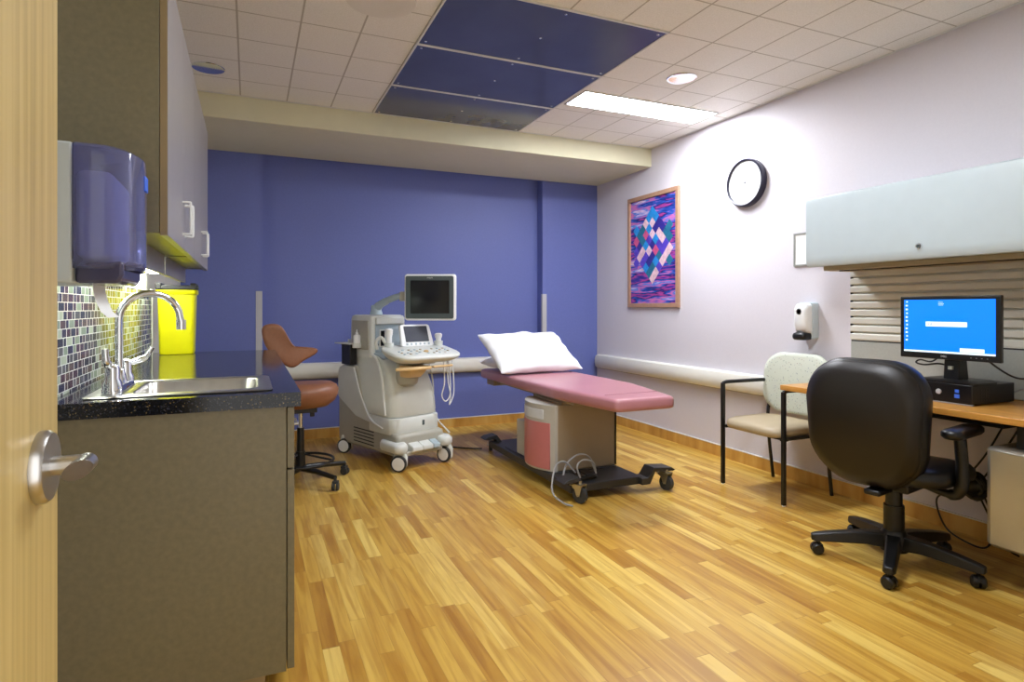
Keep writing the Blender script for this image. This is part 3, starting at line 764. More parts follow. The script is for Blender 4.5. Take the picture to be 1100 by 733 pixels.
ts = MB(TX).loft([[(x*(1-.10*(z/.17-.5)), y, z) for x, y, z in rrect(0, .085, .285, .175, .02, q, ax='y')] for q in (-.012, .012)]).build('touch_panel', M['white_plastic'], US, bevel=.004)
MB(TX).loft([rrect(0, .095, .215, .125, .006, -.0145, ax='y'), rrect(0, .095, .215, .125, .006, -.010, ax='y')]).build('touch_screen', M['touch'], ts)
for i in range(6):
    MB(TX @ Matrix.Translation((-.10+.04*i, -.013, .016))).lathe([(0, -.004), (.008, -.003), (.009, .002)], ax='y', n=12).build('soft_key', M['us_blue'], ts)
# probe cups and probes parked on the console
for x_, y_, h_ in ((-.205, .145, .105), (.235, .12, .06)):
    cup = MB().lathe([(0, .88), (.030, .88), (.033, .89), (.036, .93), (.032, .93), (.028, .895), (0, .895)], (x_, y_, 0), n=24).build('probe_cup', M['us_body'], US)
    tag(MB(US.matrix_world).lathe([(0, .897), (.018, .897), (.022, .93), (.021, .91+h_*.6), (.028, .92+h_*.7), (.030, .92+h_), (.022, .93+h_), (0, .932+h_)], (x_, y_, 0), n=20).build('ultrasound_probe', M['white_plastic']) if False else cup, 'probe cup', 'probe') if False else None
    MX2 = Matrix.Translation((1.195, 4.411, 0)) @ Matrix.Rotation(math.radians(20.5), 4, 'Z')
    pr = MB(MX2).lathe([(0, .897), (.018, .897), (.022, .93), (.021, .91+h_*.6), (.028, .92+h_*.7), (.030, .92+h_), (.022, .93+h_), (0, .932+h_)], (x_, y_, 0), n=20).build('ultrasound_probe', M['white_plastic'])
    tag(pr, 'tall white ultrasound probe parked left of the small touch screen' if x_ < 0 else 'short white ultrasound probe parked right of the small touch screen', 'probe', 'parked probes')
MB().tube(curve([(-.27, .20, .88), (-.28, .20, .94), (-.25, .18, .97), (-.235, .15, .93)], 6), .012, 10).build('cable_hook', M['us_body'], US)
# tan handle tray and neck beneath the console
lab(MB().prism([(-.31, -.10), (-.22, -.145), (-.02, -.14), (-.02, -.10), (-.2, -.06)], 'z', .742, .764).prism([(.0, -.14), (.19, -.125), (.19, -.10), (.0, -.10)], 'z', .748, .764).build('hand_rest', M['tan'], US, bevel=.006), 'tan hand rest bar')
lab(MB().loft([rrect(-.08, .0, .17, .20, .05, .762), rrect(-.08, .02, .16, .18, .05, .72), rrect(-.07, .06, .14, .14, .05, .675)]).build('console_neck', M['tan'], US, angle=60), 'tan swivel neck')
MB().lathe([(.085, .79), (.085, .66), (.078, .62), (.05, .60), (0, .60)], (-.06, .12, 0)).build('neck_bearing', M['us_side'], US)
MB().box(-.12, .12, .0, .12, .765, .80).build('console_bracket', M['us_side'], US, bevel=.01)
for k_, (x_, zl) in enumerate(((.20, .47), (.235, .44))):
    MB().tube(curve([(x_-.03, -.03, .80), (x_-.02, -.03, .62), (x_-.045+.05*k_, -.03, .52), (x_+.0, -.02, zl), (x_+.05, -.01, .52), (x_+.055, .0, .68), (x_+.05, .02, .83)], 8), .0045, 8).build('probe_cable', M['white_plastic'], US)
MB().tube(curve([(.12, .10, .80), (.165, .10, .62), (.19, .12, .42), (.215, .10, .31), (.24, .06, .26), (.27, .02, .21)], 6), .006, 8).build('power_cable', M['us_body'], US)
# gel bottle in its holder (thing of its own)
MX2 = Matrix.Translation((1.195, 4.411, 0)) @ Matrix.Rotation(math.radians(20.5), 4, 'Z')
gb = thing('gel_bottle', 'white squeeze bottle of gel on the left side of the ultrasound machine', 'bottle', MX2 @ Vector((-.215, .595, .879)), 20.5)
MB().lathe([(0, 0), (.027, 0), (.029, .004), (.029, .085), (.024, .096), (.010, .102), (.010, .105)], n=24).build('bottle_body', M['white_plastic'], gb)
MB().lathe([(.013, .103), (.013, .114), (.006, .118), (.003, .14), (0, .141)], n=20).build('nozzle', M['white_plastic'], gb)
# black mains lead on the floor
tag(MB().tube(curve([(1.30, 5.2, .012), (1.50, 4.98, .006), (1.62, 4.86, .006), (1.72, 4.78, .006), (1.785, 4.72, .012)], 8), .0055, 8).build('power_cord', M['black']), 'black power cord on the floor between ultrasound machine and exam table', 'cord')

# ------------------------------------------------------------------ exam table
ET = thing('exam_table', 'dusty pink padded exam table on a black wheeled base', 'exam table', (2.17, 3.93, 0))
# local = world - (2.17, 3.93)
pad = [(-.32, 1.01), (-.32, -.38), (-.235, -1.0), (.185, -1.0), (.32, -.38), (.32, 1.01)]
def pl(k, z, e=0):
    out = []
    for x, y in pad:
        out.append((x-(e if x > 0 else -e), y-(e if y > 0 else -e), z))
    return out
def padloop(e, z):
    # rounded-corner polygon, same vertex count each level
    pts = []; n = len(pad); r = .035
    for i in range(n):
        p0, p1, p2 = Vector(pad[i-1]), Vector(pad[i]), Vector(pad[(i+1) % n])
        a = p1+(p0-p1).normalized()*r; b = p1+(p2-p1).normalized()*r
        for k in range(5):
            tt = k/4; q = a.lerp(p1, tt).lerp(p1.lerp(b, tt), tt); pts.append(q)
    c = Vector((0, 0))
    out = []
    for q in pts:
        x = q.x-math.copysign(e, q.x) if abs(q.x) > .05 else q.x
        y = q.y-e*(q.y/1.01)
        out.append((x, y, z))
    return out
MB().loft([padloop(.012, .585), padloop(.002, .592), padloop(0, .61), padloop(0, .638), padloop(.006, .652), padloop(.02, .659), padloop(.06, .661)]).build('pad', M['pink'], ET, angle=60)
lab(MB().tube([(-.20, -.82, .6615), (.20, -.80, .6615)], .0015, 6).build('seam', mat('dark_pink_seam', (140, 86, 96), .5), ET), 'darker seam line across the pad')
MB().box(-.26, .26, -.55, .95, .56, .586).build('pad_frame', M['taupe_metal'], ET, bevel=.004)
lab(MB().box(-.29, -.10, .76, .92, .535, .586).build('head_bracket', M['taupe_metal'], ET, bevel=.003), 'taupe bracket under the head end')
MB().box(-.27, .13, -.40, .04, .51, .562).build('lift_head', M['taupe_metal'], ET, bevel=.004)
MB().box(-.323, .145, -.41, .05, .105, .548).build('pedestal', M['taupe_metal'], ET, bevel=.012, seg=3)
# side facing the ultrasound machine: bulged pink cover in a pale frame
def bulge(ya, yb, z0, z1, off, d0=.085, n=14, y0=-.412, y1=.03, x=-.323):
    m = MB(); loops = []
    for k in range(n+1):
        y = ya+(yb-ya)*k/n; tt = (y-y0)/(y1-y0); b = d0*max(0, math.sin(PI*tt))**.8+off
        loops.append([(x+.02, y, z0), (x-b, y, z0), (x-b, y, z1), (x+.02, y, z1)])
    return m.loft(loops)
bulge(-.412, .03, .105, .545, .002).build('cover_frame', M['table_grey'], ET, bevel=.003)
bulge(-.385, .005, .118, .425, .006).build('pink_cover', M['pink_panel'], ET, bevel=.002)
bulge(-.34, -.04, .445, .510, .006).build('cover_grip', mat('white_grip_recess', (200, 204, 210), .3), ET, bevel=.004)
MB().box(-.33, -.20, .05, .20, .105, .36).build('motor_box', M['table_grey'], ET, bevel=.008)
MB().box(.142, .152, -.412, -.404, .11, .545).build('corner_strip', M['black'], ET)
MB().box(-.37, .16, -.70, .66, .052, .100).box(-.34, .14, -.43, .40, .098, .107).build('base_plate', M['charcoal'], ET, bevel=.004)
def cross(y):
    for s_, x0, e in ((1, .15, .395), (-1, -.30, -.44)):
        q = .085 if s_ > 0 else .04
        prof = [(x0-s_*.02, .055), (x0+s_*(q-.04), .055), (x0+s_*q, .130), (e-s_*.02, .122), (e, .128), (e-s_*.03, .146), (x0+s_*(q-.01), .158), (x0+s_*(q-.055), .098), (x0-s_*.02, .098)]
        MB().prism(prof, 'y', y-.055, y+.055).build('cross_arm', M['charcoal'], ET, bevel=.004)
cross(-.685); cross(.64)
def et_caster(x, y, rz):
    X = Matrix.Translation((x, y, 0)) @ Matrix.Rotation(math.radians(rz), 4, 'Z')
    h = MB(X); h.box(-.028, .028, -.03, .035, .112, .118)
    for s_ in (-1, 1): h.prism([(-.03, .116), (.035, .116), (.012, .05), (-.010, .045)], 'x', s_*.024-.0015, s_*.024+.0015)
    h.cyl((-.03, 0, .05), (.03, 0, .05), .005, n=10).cyl((0, 0, .112), (0, 0, .135), .01, n=12)
    h = h.build('caster', M['zinc'], ET, smooth=True)
    MB(X).lathe([(.036, -.015), (.048, -.014), (.050, -.008), (.050, .008), (.048, .014), (.036, .015)], (0, 0, .050), 'x').build('tyre', M['rubber'], h)
    MB(X).lathe([(0, -.012), (.037, -.012), (.037, .012), (0, .012)], (0, 0, .050), 'x').build('wheel', mat('pale_wheel', (170, 166, 150), .4) if 'pale_wheel' not in bpy.data.materials else bpy.data.materials['pale_wheel'], h)
    MB(X).prism([(.03, .08), (.07, .10), (.072, .105), (.03, .11)], 'x', -.014, .014).build('brake_lever', M['zinc'], h)
et_caster(-.325, -.74, 25); et_caster(.325, -.735, 15); et_caster(-.33, .73, 160); et_caster(.325, .73, 20)
MB().tube(curve([(-.26, -.60, .125), (-.35, -.60, .22), (-.42, -.60, .20), (-.475, -.66, .07), (-.445, -.74, .02), (-.41, -.80, .012)], 8), .006, 8).build('control_cable', M['cord_grey'], ET)
MB().tube(curve([(-.28, -.66, .13), (-.30, -.66, .20), (-.26, -.655, .235), (-.18, -.65, .215), (-.15, -.64, .14)], 8), .006, 8).build('control_cable', M['cord_grey'], ET)
MB().tube(curve([(-.12, -.58, .13), (-.15, -.56, .22), (-.24, -.57, .25), (-.33, -.58, .20), (-.39, -.62, .10)], 8), .006, 8).build('control_cable', M['cord_grey'], ET)
t = thing('foot_pedal', 'black foot pedal lying on the near end of the exam table base', 'foot pedal', (1.935, 3.325, .1075), 12)
MB().box(-.085, .085, -.05, .05, 0, .022).build('housing', M['black'], t, bevel=.006)
MB().prism([(-.045, .022), (.03, .022), (.04, .045), (-.045, .030)], 'x', -.07, -.005).build('treadle', M['black'], t, bevel=.003)
MB().prism([(-.045, .022), (.03, .022), (.04, .045), (-.045, .030)], 'x', .005, .07).build('treadle', M['black'], t, bevel=.003)

# pillows
def pillow(name, w, h, th, X, label, seed=1):
    rnd = random.Random(seed); n = 28; m = 20
    ph = [rnd.uniform(0, 6) for _ in range(6)]
    vs = []; fs = []
    def P(i, j, s_):
        u = -1+2*i/n; v = -1+2*j/m
        prof = max(0, (1-abs(u)**3.2))*max(0, (1-abs(v)**3.0)); z = th/2*prof**.45
        wr = .006*math.sin(7*u+ph[0]+3*v)+.005*math.sin(11*v+ph[1]-4*u)+.004*math.sin(17*u*v+ph[2])
        k = 1-.07*(1-abs(u)**2)*abs(v)**3; k2 = 1-.06*(1-abs(v)**2)*abs(u)**3
        return (u*w/2*k2, v*h/2*k, s_*z+wr*(1 if s_ > 0 else .4)+.004*math.sin(9*u+ph[3]))
    idx = {}
    for s_ in (1, -1):
        for i in range(n+1):
            for j in range(m+1):
                if s_ < 0 and (i in (0, n) or j in (0, m)): idx[(i, j, s_)] = idx[(i, j, 1)]; continue
                idx[(i, j, s_)] = len(vs); vs.append(P(i, j, s_))
        for i in range(n):
            for j in range(m):
                q = [idx[(i, j, s_)], idx[(i+1, j, s_)], idx[(i+1, j+1, s_)], idx[(i, j+1, s_)]]
                fs.append(tuple(q if s_ > 0 else q[::-1]))
    return tag(MB(X).add(vs, fs).build(name, M['linen'], sub=1, angle=90), label, 'pillow', 'exam table pillows')
tl = Matrix.Translation
pillow('pillow', .78, .55, .14, tl((2.14, 4.53, .825)) @ Matrix.Rotation(math.radians(4), 4, 'Z') @ Matrix.Rotation(math.radians(31), 4, 'X'), 'white pillow propped up at the head of the pink exam table', 2)
pillow('pillow', .62, .34, .10, tl((2.15, 4.785, .724)) @ Matrix.Rotation(math.radians(6), 4, 'Z'), 'white pillow lying underneath the propped pillow, only one corner showing', 5)

# ------------------------------------------------------------------ right wall: art, clock, dispenser, small frame
t = thing('framed_artwork', 'framed abstract picture with pink, violet and blue streaks', 'picture', (XR, 4.625, 1.73))
hw, hh = .385, .535
fr = MB()
for (y0, y1, z0, z1) in ((-hw, hw, hh-.04, hh), (-hw, hw, -hh, -hh+.04), (-hw, -hw+.04, -hh+.04, hh-.04), (hw-.04, hw, -hh+.04, hh-.04)):
    fr.box(-.026, -.001, y0, y1, z0, z1)
fr.build('frame', M['frame_wood'], t, bevel=.003)
cv = MB().box(-.012, -.002, -hw+.038, hw-.038, -hh+.038, hh-.038).build('canvas', M['art'], t, smooth=False)
rnd = random.Random(11)
pm = MB(); gi = []
for i in range(-3, 4):
    for j in range(-6, 7):
        y_ = i*.10+(.05 if j % 2 else 0); z_ = .05+j*.052
        if abs(y_)/.44+abs(z_-.05)/.33 > 1.05 or abs(y_) > .29: continue
        x_ = -.0135-.0002*(j % 2)
        pm.add([(x_, y_-.05, z_), (x_, y_, z_+.055), (x_, y_+.05, z_), (x_, y_, z_-.055), (-.0118, y_-.05, z_), (-.0118, y_, z_+.055), (-.0118, y_+.05, z_), (-.0118, y_, z_-.055)],
                      [(0, 1, 2, 3), (7, 6, 5, 4), (0, 4, 5, 1), (1, 5, 6, 2), (2, 6, 7, 3), (3, 7, 4, 0)])
        gi += [rnd.randrange(6)]*6
po = pm.build('diamond_patchwork', ART[0], cv, smooth=False)
for m_ in ART[1:]: po.data.materials.append(m_)
po.data.polygons.foreach_set('material_index', gi)
t = thing('wall_clock', 'round white wall clock with a dark navy rim', 'clock', (XR, 3.455, 2.135))
MB().lathe([(0, -.001), (.178, -.001), (.182, -.012), (.180, -.048), (.172, -.054), (.166, -.050), (.166, -.034), (0, -.034)], ax='x', n=64).build('rim', M['navy'], t)
MB().lathe([(0, -.036), (.1655, -.036), (.1655, -.032), (0, -.032)], ax='x', n=64).build('dial', M['clock_face'], t)
tk = MB()
for k in range(60):
    a = 2*PI*k/60; w_ = .0016 if k % 5 else .003; l_ = .006 if k % 5 else .012
    tk.X = Matrix.Rotation(a, 4, 'X'); tk.box(-.0368, -.036, -w_/2, w_/2, .158-l_, .158)
tk.build('minute_marks', M['grey_ink'], t)
for k in range(1, 13):
    a = 2*PI*k/12; yy, zz = -math.sin(a)*.128, math.cos(a)*.128
    text(str(k), .026, M['grey_ink'], face_x(-.0366, yy, zz), t, 'numeral', .0003)
def hand(ang, ln, w_):
    # ang clockwise from 12 as seen from the room (text right = -Y)
    X = Matrix.Rotation(math.radians(ang), 4, 'X')
    return MB(X).prism([(-w_, -.02), (w_, -.02), (w_*.4, ln), (-w_*.4, ln)], 'x', -.0405, -.0395)
hand(-62+0, .118, .0028).build('minute_hand', M['grey_ink'], t) if False else None
hd = MB(Matrix.Rotation(math.radians(68), 4, 'X')).prism([(-.0028, -.02), (.0028, -.02), (.001, .12), (-.001, .12)], 'x', -.0405, -.0395).build('minute_hand', M['grey_ink'], t)
hd = MB(Matrix.Rotation(math.radians(140), 4, 'X')).prism([(-.003, -.015), (.003, -.015), (.0015, .075), (-.0015, .075)], 'x', -.039, -.038).build('hour_hand', mat('pale_hand', (196, 198, 202), .4), t)
MB().lathe([(0, -.043), (.008, -.042), (.008, -.036)], ax='x', n=16).build('hub', M['grey_ink'], t)

t = thing('soap_dispenser', 'white wall soap dispenser with a black push lever above the guest chair', 'soap dispenser', (XR, 2.90, .985))
def sd(y, z, w, h, r, x): return rrect(y, z, w, h, r, x, ax='x')
MB().loft([sd(0, .12, .115, .245, .018, -.001), sd(0, .12, .115, .245, .018, -.05), sd(0, .122, .110, .238, .02, -.056)]).build('back_housing', M['cab_grey'], t, angle=50)
MB().loft([sd(0, .135, .105, .205, .025, -.055), sd(0, .138, .105, .195, .03, -.09), sd(0, .145, .095, .16, .035, -.105), sd(0, .15, .06, .10, .03, -.112)]).build('cover', M['white_plastic'], t, angle=60)
lab(MB().loft([sd(0, .018, .095, .05, .02, -.05), sd(0, .018, .10, .055, .025, -.10), sd(0, .016, .09, .045, .02, -.125), sd(0, .012, .06, .025, .012, -.132)]).build('push_lever', M['black'], t, angle=60), 'black push lever')
MB().lathe([(0, -.112), (.020, -.112), (.020, -.1), (0, -.1)], (0, 0.005, .18), 'x').build('sight_window', M['dark_bezel'], t)
text('3M', .018, M['grey_ink'], face_x(-.1125, .0, .095) @ Matrix.Translation((0, 0, -.004)), t)

t = thing('document_frame', 'small silver-framed white notice half hidden behind the overhead cabinet', 'picture frame', (XR, 2.925, 1.59))
f = MB()
for (y0, y1, z0, z1) in ((-.11, .11, .102, .114), (-.11, .11, -.114, -.102), (-.11, -.098, -.102, .102), (.098, .11, -.102, .102)): f.box(-.014, -.001, y0, y1, z0, z1)
f.build('frame', M['frame_silver'], t, bevel=.001)
MB().box(-.008, -.002, -.098, .098, -.102, .102).build('notice', M['paper'], t)

# ------------------------------------------------------------------ workstation
t = thing('overhead_cabinet', 'long pale grey metal overhead cabinet above the computer desk', 'cabinet', (XR, 2.60, 1.44))
ln = -1.55
MB().prism([(-.001, .0), (-.37, .0), (-.37, .40), (-.001, .40)], 'y', ln+.001, 0).build('carcass', M['cab_grey'], t, bevel=.004)
MB().prism([(-.368, -.006), (-.388, -.004), (-.398, .012), (-.402, .05), (-.402, .37), (-.396, .396), (-.38, .405), (-.368, .405)], 'y', ln, .003).build('flip_door', M['cab_grey'], t, bevel=.002)
lk = MB().lathe([(0, -.412), (.014, -.411), (.017, -.404), (.017, -.398)], (0, -.665, .058), 'x', 20).build('lock', M['chrome'], t)
lab(MB().lathe([(0, -.4135), (.009, -.413), (.009, -.410)], (0, -.665, .058), 'x', 16).build('keyhole_disc', M['dark_bezel'], lk), 'dark key disc')
lab(MB().box(-.30, -.06, -1.5, -.035, -.028, .0).build('light_housing', M['cab_under'], t, bevel=.004), 'beige task light housing under the cabinet')
MB().tube(curve([(-.27, -.12, -.031), (-.28, -.45, -.034), (-.27, -.8, -.031), (-.28, -1.45, -.033)], 8), .0035, 6).build('light_cord', M['black'], t)

t = thing('slatwall_panel', 'ribbed grey-beige slat panel on the wall behind the computer screen', 'wall panel', (XR, 2.592, 0))
prof = [(-.001, .992)]
z = .992; k = 0
P = []
while z < 1.385:
    P += [(-.026, z+.0035), (-.030, z+.007), (-.030, z+.036), (-.026, z+.041), (-.010, z+.043), (-.010, z+.0485)]
    z += .0485
P = [(-.001, .992), (-.026, .992)] + P + [(-.010, z), (-.001, z)]
MB().prism(P, 'y', -1.55, 0).build('slats', M['slat'], t, smooth=False)
sl = MB()
z = .992
while z < 1.385:
    sl.box(-.0275, -.0085, -.006, .0015, z+.0405, z+.0505); z += .0485
sl.build('slot_plugs', M['black'], t)
MB().box(-.024, -.001, -1.55, 0, .741, .984).build('lower_panel', M['tack'], t, bevel=.002)
MB().box(-.020, -.001, -1.55, 0, .984, .992).build('joint_strip', M['black'], t)

t = thing('desk', 'long orange wood desk top fixed along the right wall', 'desk', (XR, 1.8, 0))
MB().box(-.602, -.002, -.80, .812, .708, .738).build('desk_top', M['desk'], t, bevel=.003)
for y_ in (.60, -.76):
    MB().prism([(-.002, .50), (-.002, .706), (-.42, .706), (-.42, .69), (-.03, .62), (-.03, .50)], 'y', y_-.012, y_+.012).build('wall_bracket', M['black_metal'], t, bevel=.002)
lab(MB().box(-.44, -.14, -.25, .30, .66, .675).box(-.44, -.14, -.25, -.24, .675, .708).box(-.44, -.14, .29, .30, .675, .708).build('keyboard_tray', M['black'], t, bevel=.002), 'black keyboard tray under the top')

# hanging pedestal under the right end of the desk
t = thing('drawer_pedestal', 'brushed silver metal pedestal with chamfered corners hanging under the desk', 'pedestal', (2.87, 1.545, 0))
def pd(x0, x1, y0, y1, c, z): return [(x0+c, y1, z), (x0, y1-c, z), (x0, y0, z), (x1, y0, z), (x1, y1, z)]
MB().loft([pd(0.02, .50, -.62, -.01, .02, .178), pd(0, .50, -.62, 0, .022, .192), pd(0, .50, -.62, 0, .022, .590), pd(.012, .50, -.62, -.008, .02, .600)]).build('body', M['silver'], t, bevel=.003)
MB().box(.08, .12, -.5, -.46, .598, .7075).box(.40, .44, -.5, -.46, .598, .7075).box(.08, .12, -.12, -.08, .598, .7075).box(.40, .44, -.12, -.08, .598, .7075).build('hanger', M['black_metal'], t)

# computer and monitor
t = thing('desktop_computer', 'flat black desktop computer lying under the blue screen', 'computer', (3.03, 1.835, .7385))
MB().box(.008, .335, -.155, .155, .004, .094).build('case', M['black'], t, bevel=.004)
fp = MB().box(0, .010, -.155, .155, .004, .094).build('front_panel', M['black_leather'], t, bevel=.003)
MB().lathe([(0, -.005), (.012, -.004), (.013, .001)], (0, -.01, .052), 'x', 24).build('power_button', M['guard_grey'], t)
MB().lathe([(0, -.002), (.004, -.002), (.004, .001)], (0, .03, .052), 'x', 12).build('activity_light', M['white_ink'], t)
MB().box(-.001, .001, -.102, -.080, .030, .048).box(-.001, .001, -.100, -.082, .055, .070).build('sticker', M['blue_led'], t)
for z_ in (.03, .045, .060): MB().box(-.001, .001, .058, .072, z_-.003, z_+.003).build('port', M['cord_grey'], t)
vt = MB()
for i in range(4):
    for j in range(4): vt.cyl((.07+.018*i, -.157, .025+.015*j), (.07+.018*i, -.1545, .025+.015*j), .005, n=8)
vt.build('side_vent', M['charcoal'], t)
MB().box(0, .012, -.157, .157, .0, .006).build('foot_strip', M['cord_grey'], t, bevel=.001); MB().box(.30, .33, -.14, .14, 0, .005).build('foot_strip', M['cord_grey'], t)

t = thing('computer_monitor', 'black flat monitor showing a blue desktop, on its stand', 'monitor', (3.13, 1.80, .8335), 0)
MB().loft([rrect(0, 0, .20, .26, .03, .0), rrect(0, 0, .20, .26, .03, .008), rrect(0, 0, .17, .23, .03, .016)]).build('stand_base', M['black'], t, angle=50)
MB().prism([(-.05, .01), (.03, .01), (.0, .20), (-.035, .20)], 'y', -.035, .035).build('stand_neck', M['black'], t, bevel=.004)
lab(MB().box(-.056, -.045, -.010, .010, .062, .078).build('neck_window', M['tack'], t), 'light slot in the neck')
HX = Matrix.Translation((-.075, -.005, .262)) @ Matrix.Rotation(math.radians(3), 4, 'Z')
hd = MB(HX).box(-.012, .012, -.218, .218, -.152, .152).box(.012, .035, -.16, .16, -.10, .10).build('screen_housing', M['black'], t, bevel=.004)
MB(HX).box(-.0135, -.011, -.198, .198, -.122, .135).build('screen', M['screen_blue'], t, smooth=False)
it = MB(HX)
it.box(-.0142, -.013, -.198, .198, -.122, -.1135)                 # taskbar
it.box(-.0144, -.013, -.155, -.055, -.112, -.094)
it.box(-.0144, -.013, -.085, .095, .005, .028)
for k in range(11):
    z_ = .125-.019*k
    it.box(-.0142, -.013, .180, .187+(.003 if k % 3 else 0), z_-.004, z_+.004)
it.build('screen_windows', M['screen_white'], t, smooth=False)
ink = MB(HX)
for y_, h_ in ((.083, .010), (.074, .006), (.068, .012)): ink.box(-.0147, -.0142, y_-.0012, y_+.0012, .010, .010+h_)
ink.build('window_text', mat('dark_screen_ink', (40, 70, 110), .5), t)
tx = MB(HX)
for k, w_ in enumerate((.02, .026, .022)):
    for q in range(4):
        tx.box(-.0142, -.013, .038-w_/4*q-w_/6, .038-w_/4*q, .123-.007*k-.0022, .123-.007*k)
tx.build('screen_text', M['screen_white'], t, smooth=False)
text('DELL', .012, M['white_ink'], HX @ face_x(-.0125, .015, -.137), t)
for k in range(4):
    MB(HX).box(-.0128, -.0115, -.10-.022*k-.003, -.10-.022*k+.003, -.138, -.135).build('menu_button', M['cord_grey'], t)
tag(MB().tube(curve([(3.12, 1.70, .985), (3.17, 1.66, .92), (3.26, 1.62, .865), (3.35, 1.56, .86), (3.42, 1.45, .80), (3.43, 1.40, .743)], 8), .0045, 8).build('monitor_cable', M['black']), 'black cable sweeping from the monitor down to the desk', 'cable')
tag(MB().tube(curve([(3.13, 1.86, .97), (3.10, 1.90, .925), (3.10, 1.955, .930), (3.09, 1.97, .915), (3.09, 1.93, .907), (3.12, 1.88, .915), (3.13, 1.83, .905)], 8), .004, 8).build('video_cable', M['black']), 'short looped black cable left of the monitor neck', 'cable')
tag(MB().tube(curve([(3.365, 1.72, .76), (3.40, 1.66, .80), (3.43, 1.62, .77), (3.40, 1.58, .755), (3.43, 1.54, .79), (3.445-.012, 1.50, .75), (3.41, 1.52, .745)], 8), .004, 8).build('cable_tangle', M['cord_grey']), 'tangled grey cables on the desk behind the computer', 'cable')
# cables and adapter under the desk
t = thing('cable_bundle', 'round black cable bundle hanging under the desk behind the office chair', 'cable bundle', (3.22, 1.78, .33))
cb_ = MB()
for k in range(6):
    pts = []
    for q in range(20):
        a = 2*PI*q/20; pts.append((.012*math.sin(3*a+k), (.055+.006*math.sin(k*2+a))*math.cos(a), (.045+.004*k/2)*math.sin(a)+.01*math.sin(k)))
    cb_.tube(pts, .011, 7, closed=True)
cb_.ball((0, 0, 0), .025, .05, .04)
cb_.build('coil', M['black'], t)
for pts in ([(0, .03, .03), (.02, -.04, .15), (.05, -.10, .30), (.06, -.12, .378)], [(0, -.03, .02), (.03, -.10, .16), (.06, -.16, .30), (.08, -.18, .378)],
            [(0, .0, -.03), (-.02, .08, -.05), (0, .17, -.12), (.04, .15, -.26), (.06, .06, -.31), (.05, -.03, -.30), (.05, -.06, -.2), (.0, -.02, -.03)],
            [(.02, -.03, -.03), (.06, -.06, -.16), (.10, -.10, -.29), (.14, -.12, -.324)]):
    MB().tube(curve(pts, 8), .0045, 7).build('cable', M['black'], t)

# ------------------------------------------------------------------ guest chair
GC = thing('guest_chair', 'guest chair with dotted pale back, beige seat and black metal arms', 'chair', (3.155, 2.905, 0), -90)
# local: front = -y ; width along x. world X = 3.155 + y_local ; world Y = 2.905 - x_local
fyl, ryl = -.22, .215; hx = .252
for s_ in (-1, 1):
    MB().box(s_*hx-.0115, s_*hx+.0115, fyl-.0115, fyl+.0115, .006, .685).build('leg', M['black_metal'], GC, bevel=.003)
    lab(MB().lathe([(0, 0), (.010, 0), (.010, .008), (0, .008)], (s_*hx, fyl, 0), n=12).build('foot_glide', M['white_plastic'], GC), 'white plastic glide')
    MB().tube(curve([(s_*(hx-.02), ryl+.0, .006), (s_*(hx-.02), ryl-.04, .30), (s_*(hx-.02), ryl-.05, .45), (s_*(hx-.02), ryl-.02, .62), (s_*(hx-.02), ryl+.0, .80)], 5), .0115, 10).build('leg', M['black_metal'], GC)
    MB().tube([(s_*hx, fyl, .682), (s_*hx, fyl+.03, .690), (s_*hx, ryl-.09, .690), (s_*(hx-.01), ryl-.03, .690)], [.011, .013, .013, .011], 10).build('armrest', M['black_metal'], GC)
    MB().box(s_*(hx-.02)-.010, s_*(hx-.02)+.010, fyl, ryl-.04, .385, .405).build('side_rail', M['black_metal'], GC, bevel=.002)
MB().box(-hx, hx, fyl+.02, fyl+.04, .385, .405).build('front_rail', M['black_metal'], GC, bevel=.002)
st = MB()
def sl_(k, z, dip=0):
    l = []
    for x, y, _ in rrect(0, -.035, .475*k, .44*k, .09, 0, 6):
        l.append((x, y, z-dip*(x/.24)**2*0+.012*max(0, -(y+.1)/.2)*-1))
    return l
st.loft([sl_(.90, .402), sl_(.98, .410), sl_(1, .430), sl_(.98, .450), sl_(.90, .462), sl_(.6, .466)])
st.build('seat', M['beige_vinyl'], GC, angle=70)
bk = MB(); loops = []
def bl(k, y):
    l = []
    for x, z, _ in rrect(0, .685, .515*k, .405*k, .13, 0, 7):
        l.append((x, y-.10*(x/.25)**2*.35+.10*(z-.5)*.6+.0, z))
    return l
bk.loft([bl(.88, .165), bl(.98, .172), bl(1, .19), bl(.98, .206), bl(.88, .213)])
bk.build('backrest', M['fabric'], GC, angle=70)

# ------------------------------------------------------------------ office chair
OC = thing('office_chair', 'black leather swivel office chair turned towards the computer desk', 'office chair', (2.765, 1.865, 0), 101)
# local front = -y
def ob(k, y, kz=1, dx=0):
    l = []
    for x, z, _ in rrect(0, 0, .50*k, .565*k*kz, .17, 0, 8):
        # narrower towards the bottom, wrapped round the sitter
        wz = 1-.16*max(0, -z/.28)**1.3+.02*max(0, z/.28)
        zz = z+.665
        l.append((x*wz+.045, y-.26*(x*wz)**2*2.0+.06*((z)/.28)**2*-1+.05*z, zz))
    return l
MB().loft([ob(.80, .205), ob(.95, .222), ob(1, .235), ob(1.0, .255), ob(.965, .275), ob(.80, .285)]).build('back_shell', M['dark_shell'], OC, angle=70)
MB().loft([ob(.78, .125), ob(.94, .14), ob(1.015, .175), ob(1.035, .215), ob(1.02, .248), ob(.97, .258)]).build('backrest', M['black_leather'], OC, angle=70)
seat = MB()
def os_(k, z): 
    return [(x, y, z-.02*max(0, (-y-.1)/.15)**2) for x, y, _ in rrect(0, -.075, .50*k, .50*k, .12, 0, 7)]
seat.loft([os_(.86, .405), os_(.97, .415), os_(1.0, .44), os_(.99, .468), os_(.93, .487), os_(.7, .495), os_(.3, .492)])
seat.build('seat', M['black_leather'], OC, angle=70)
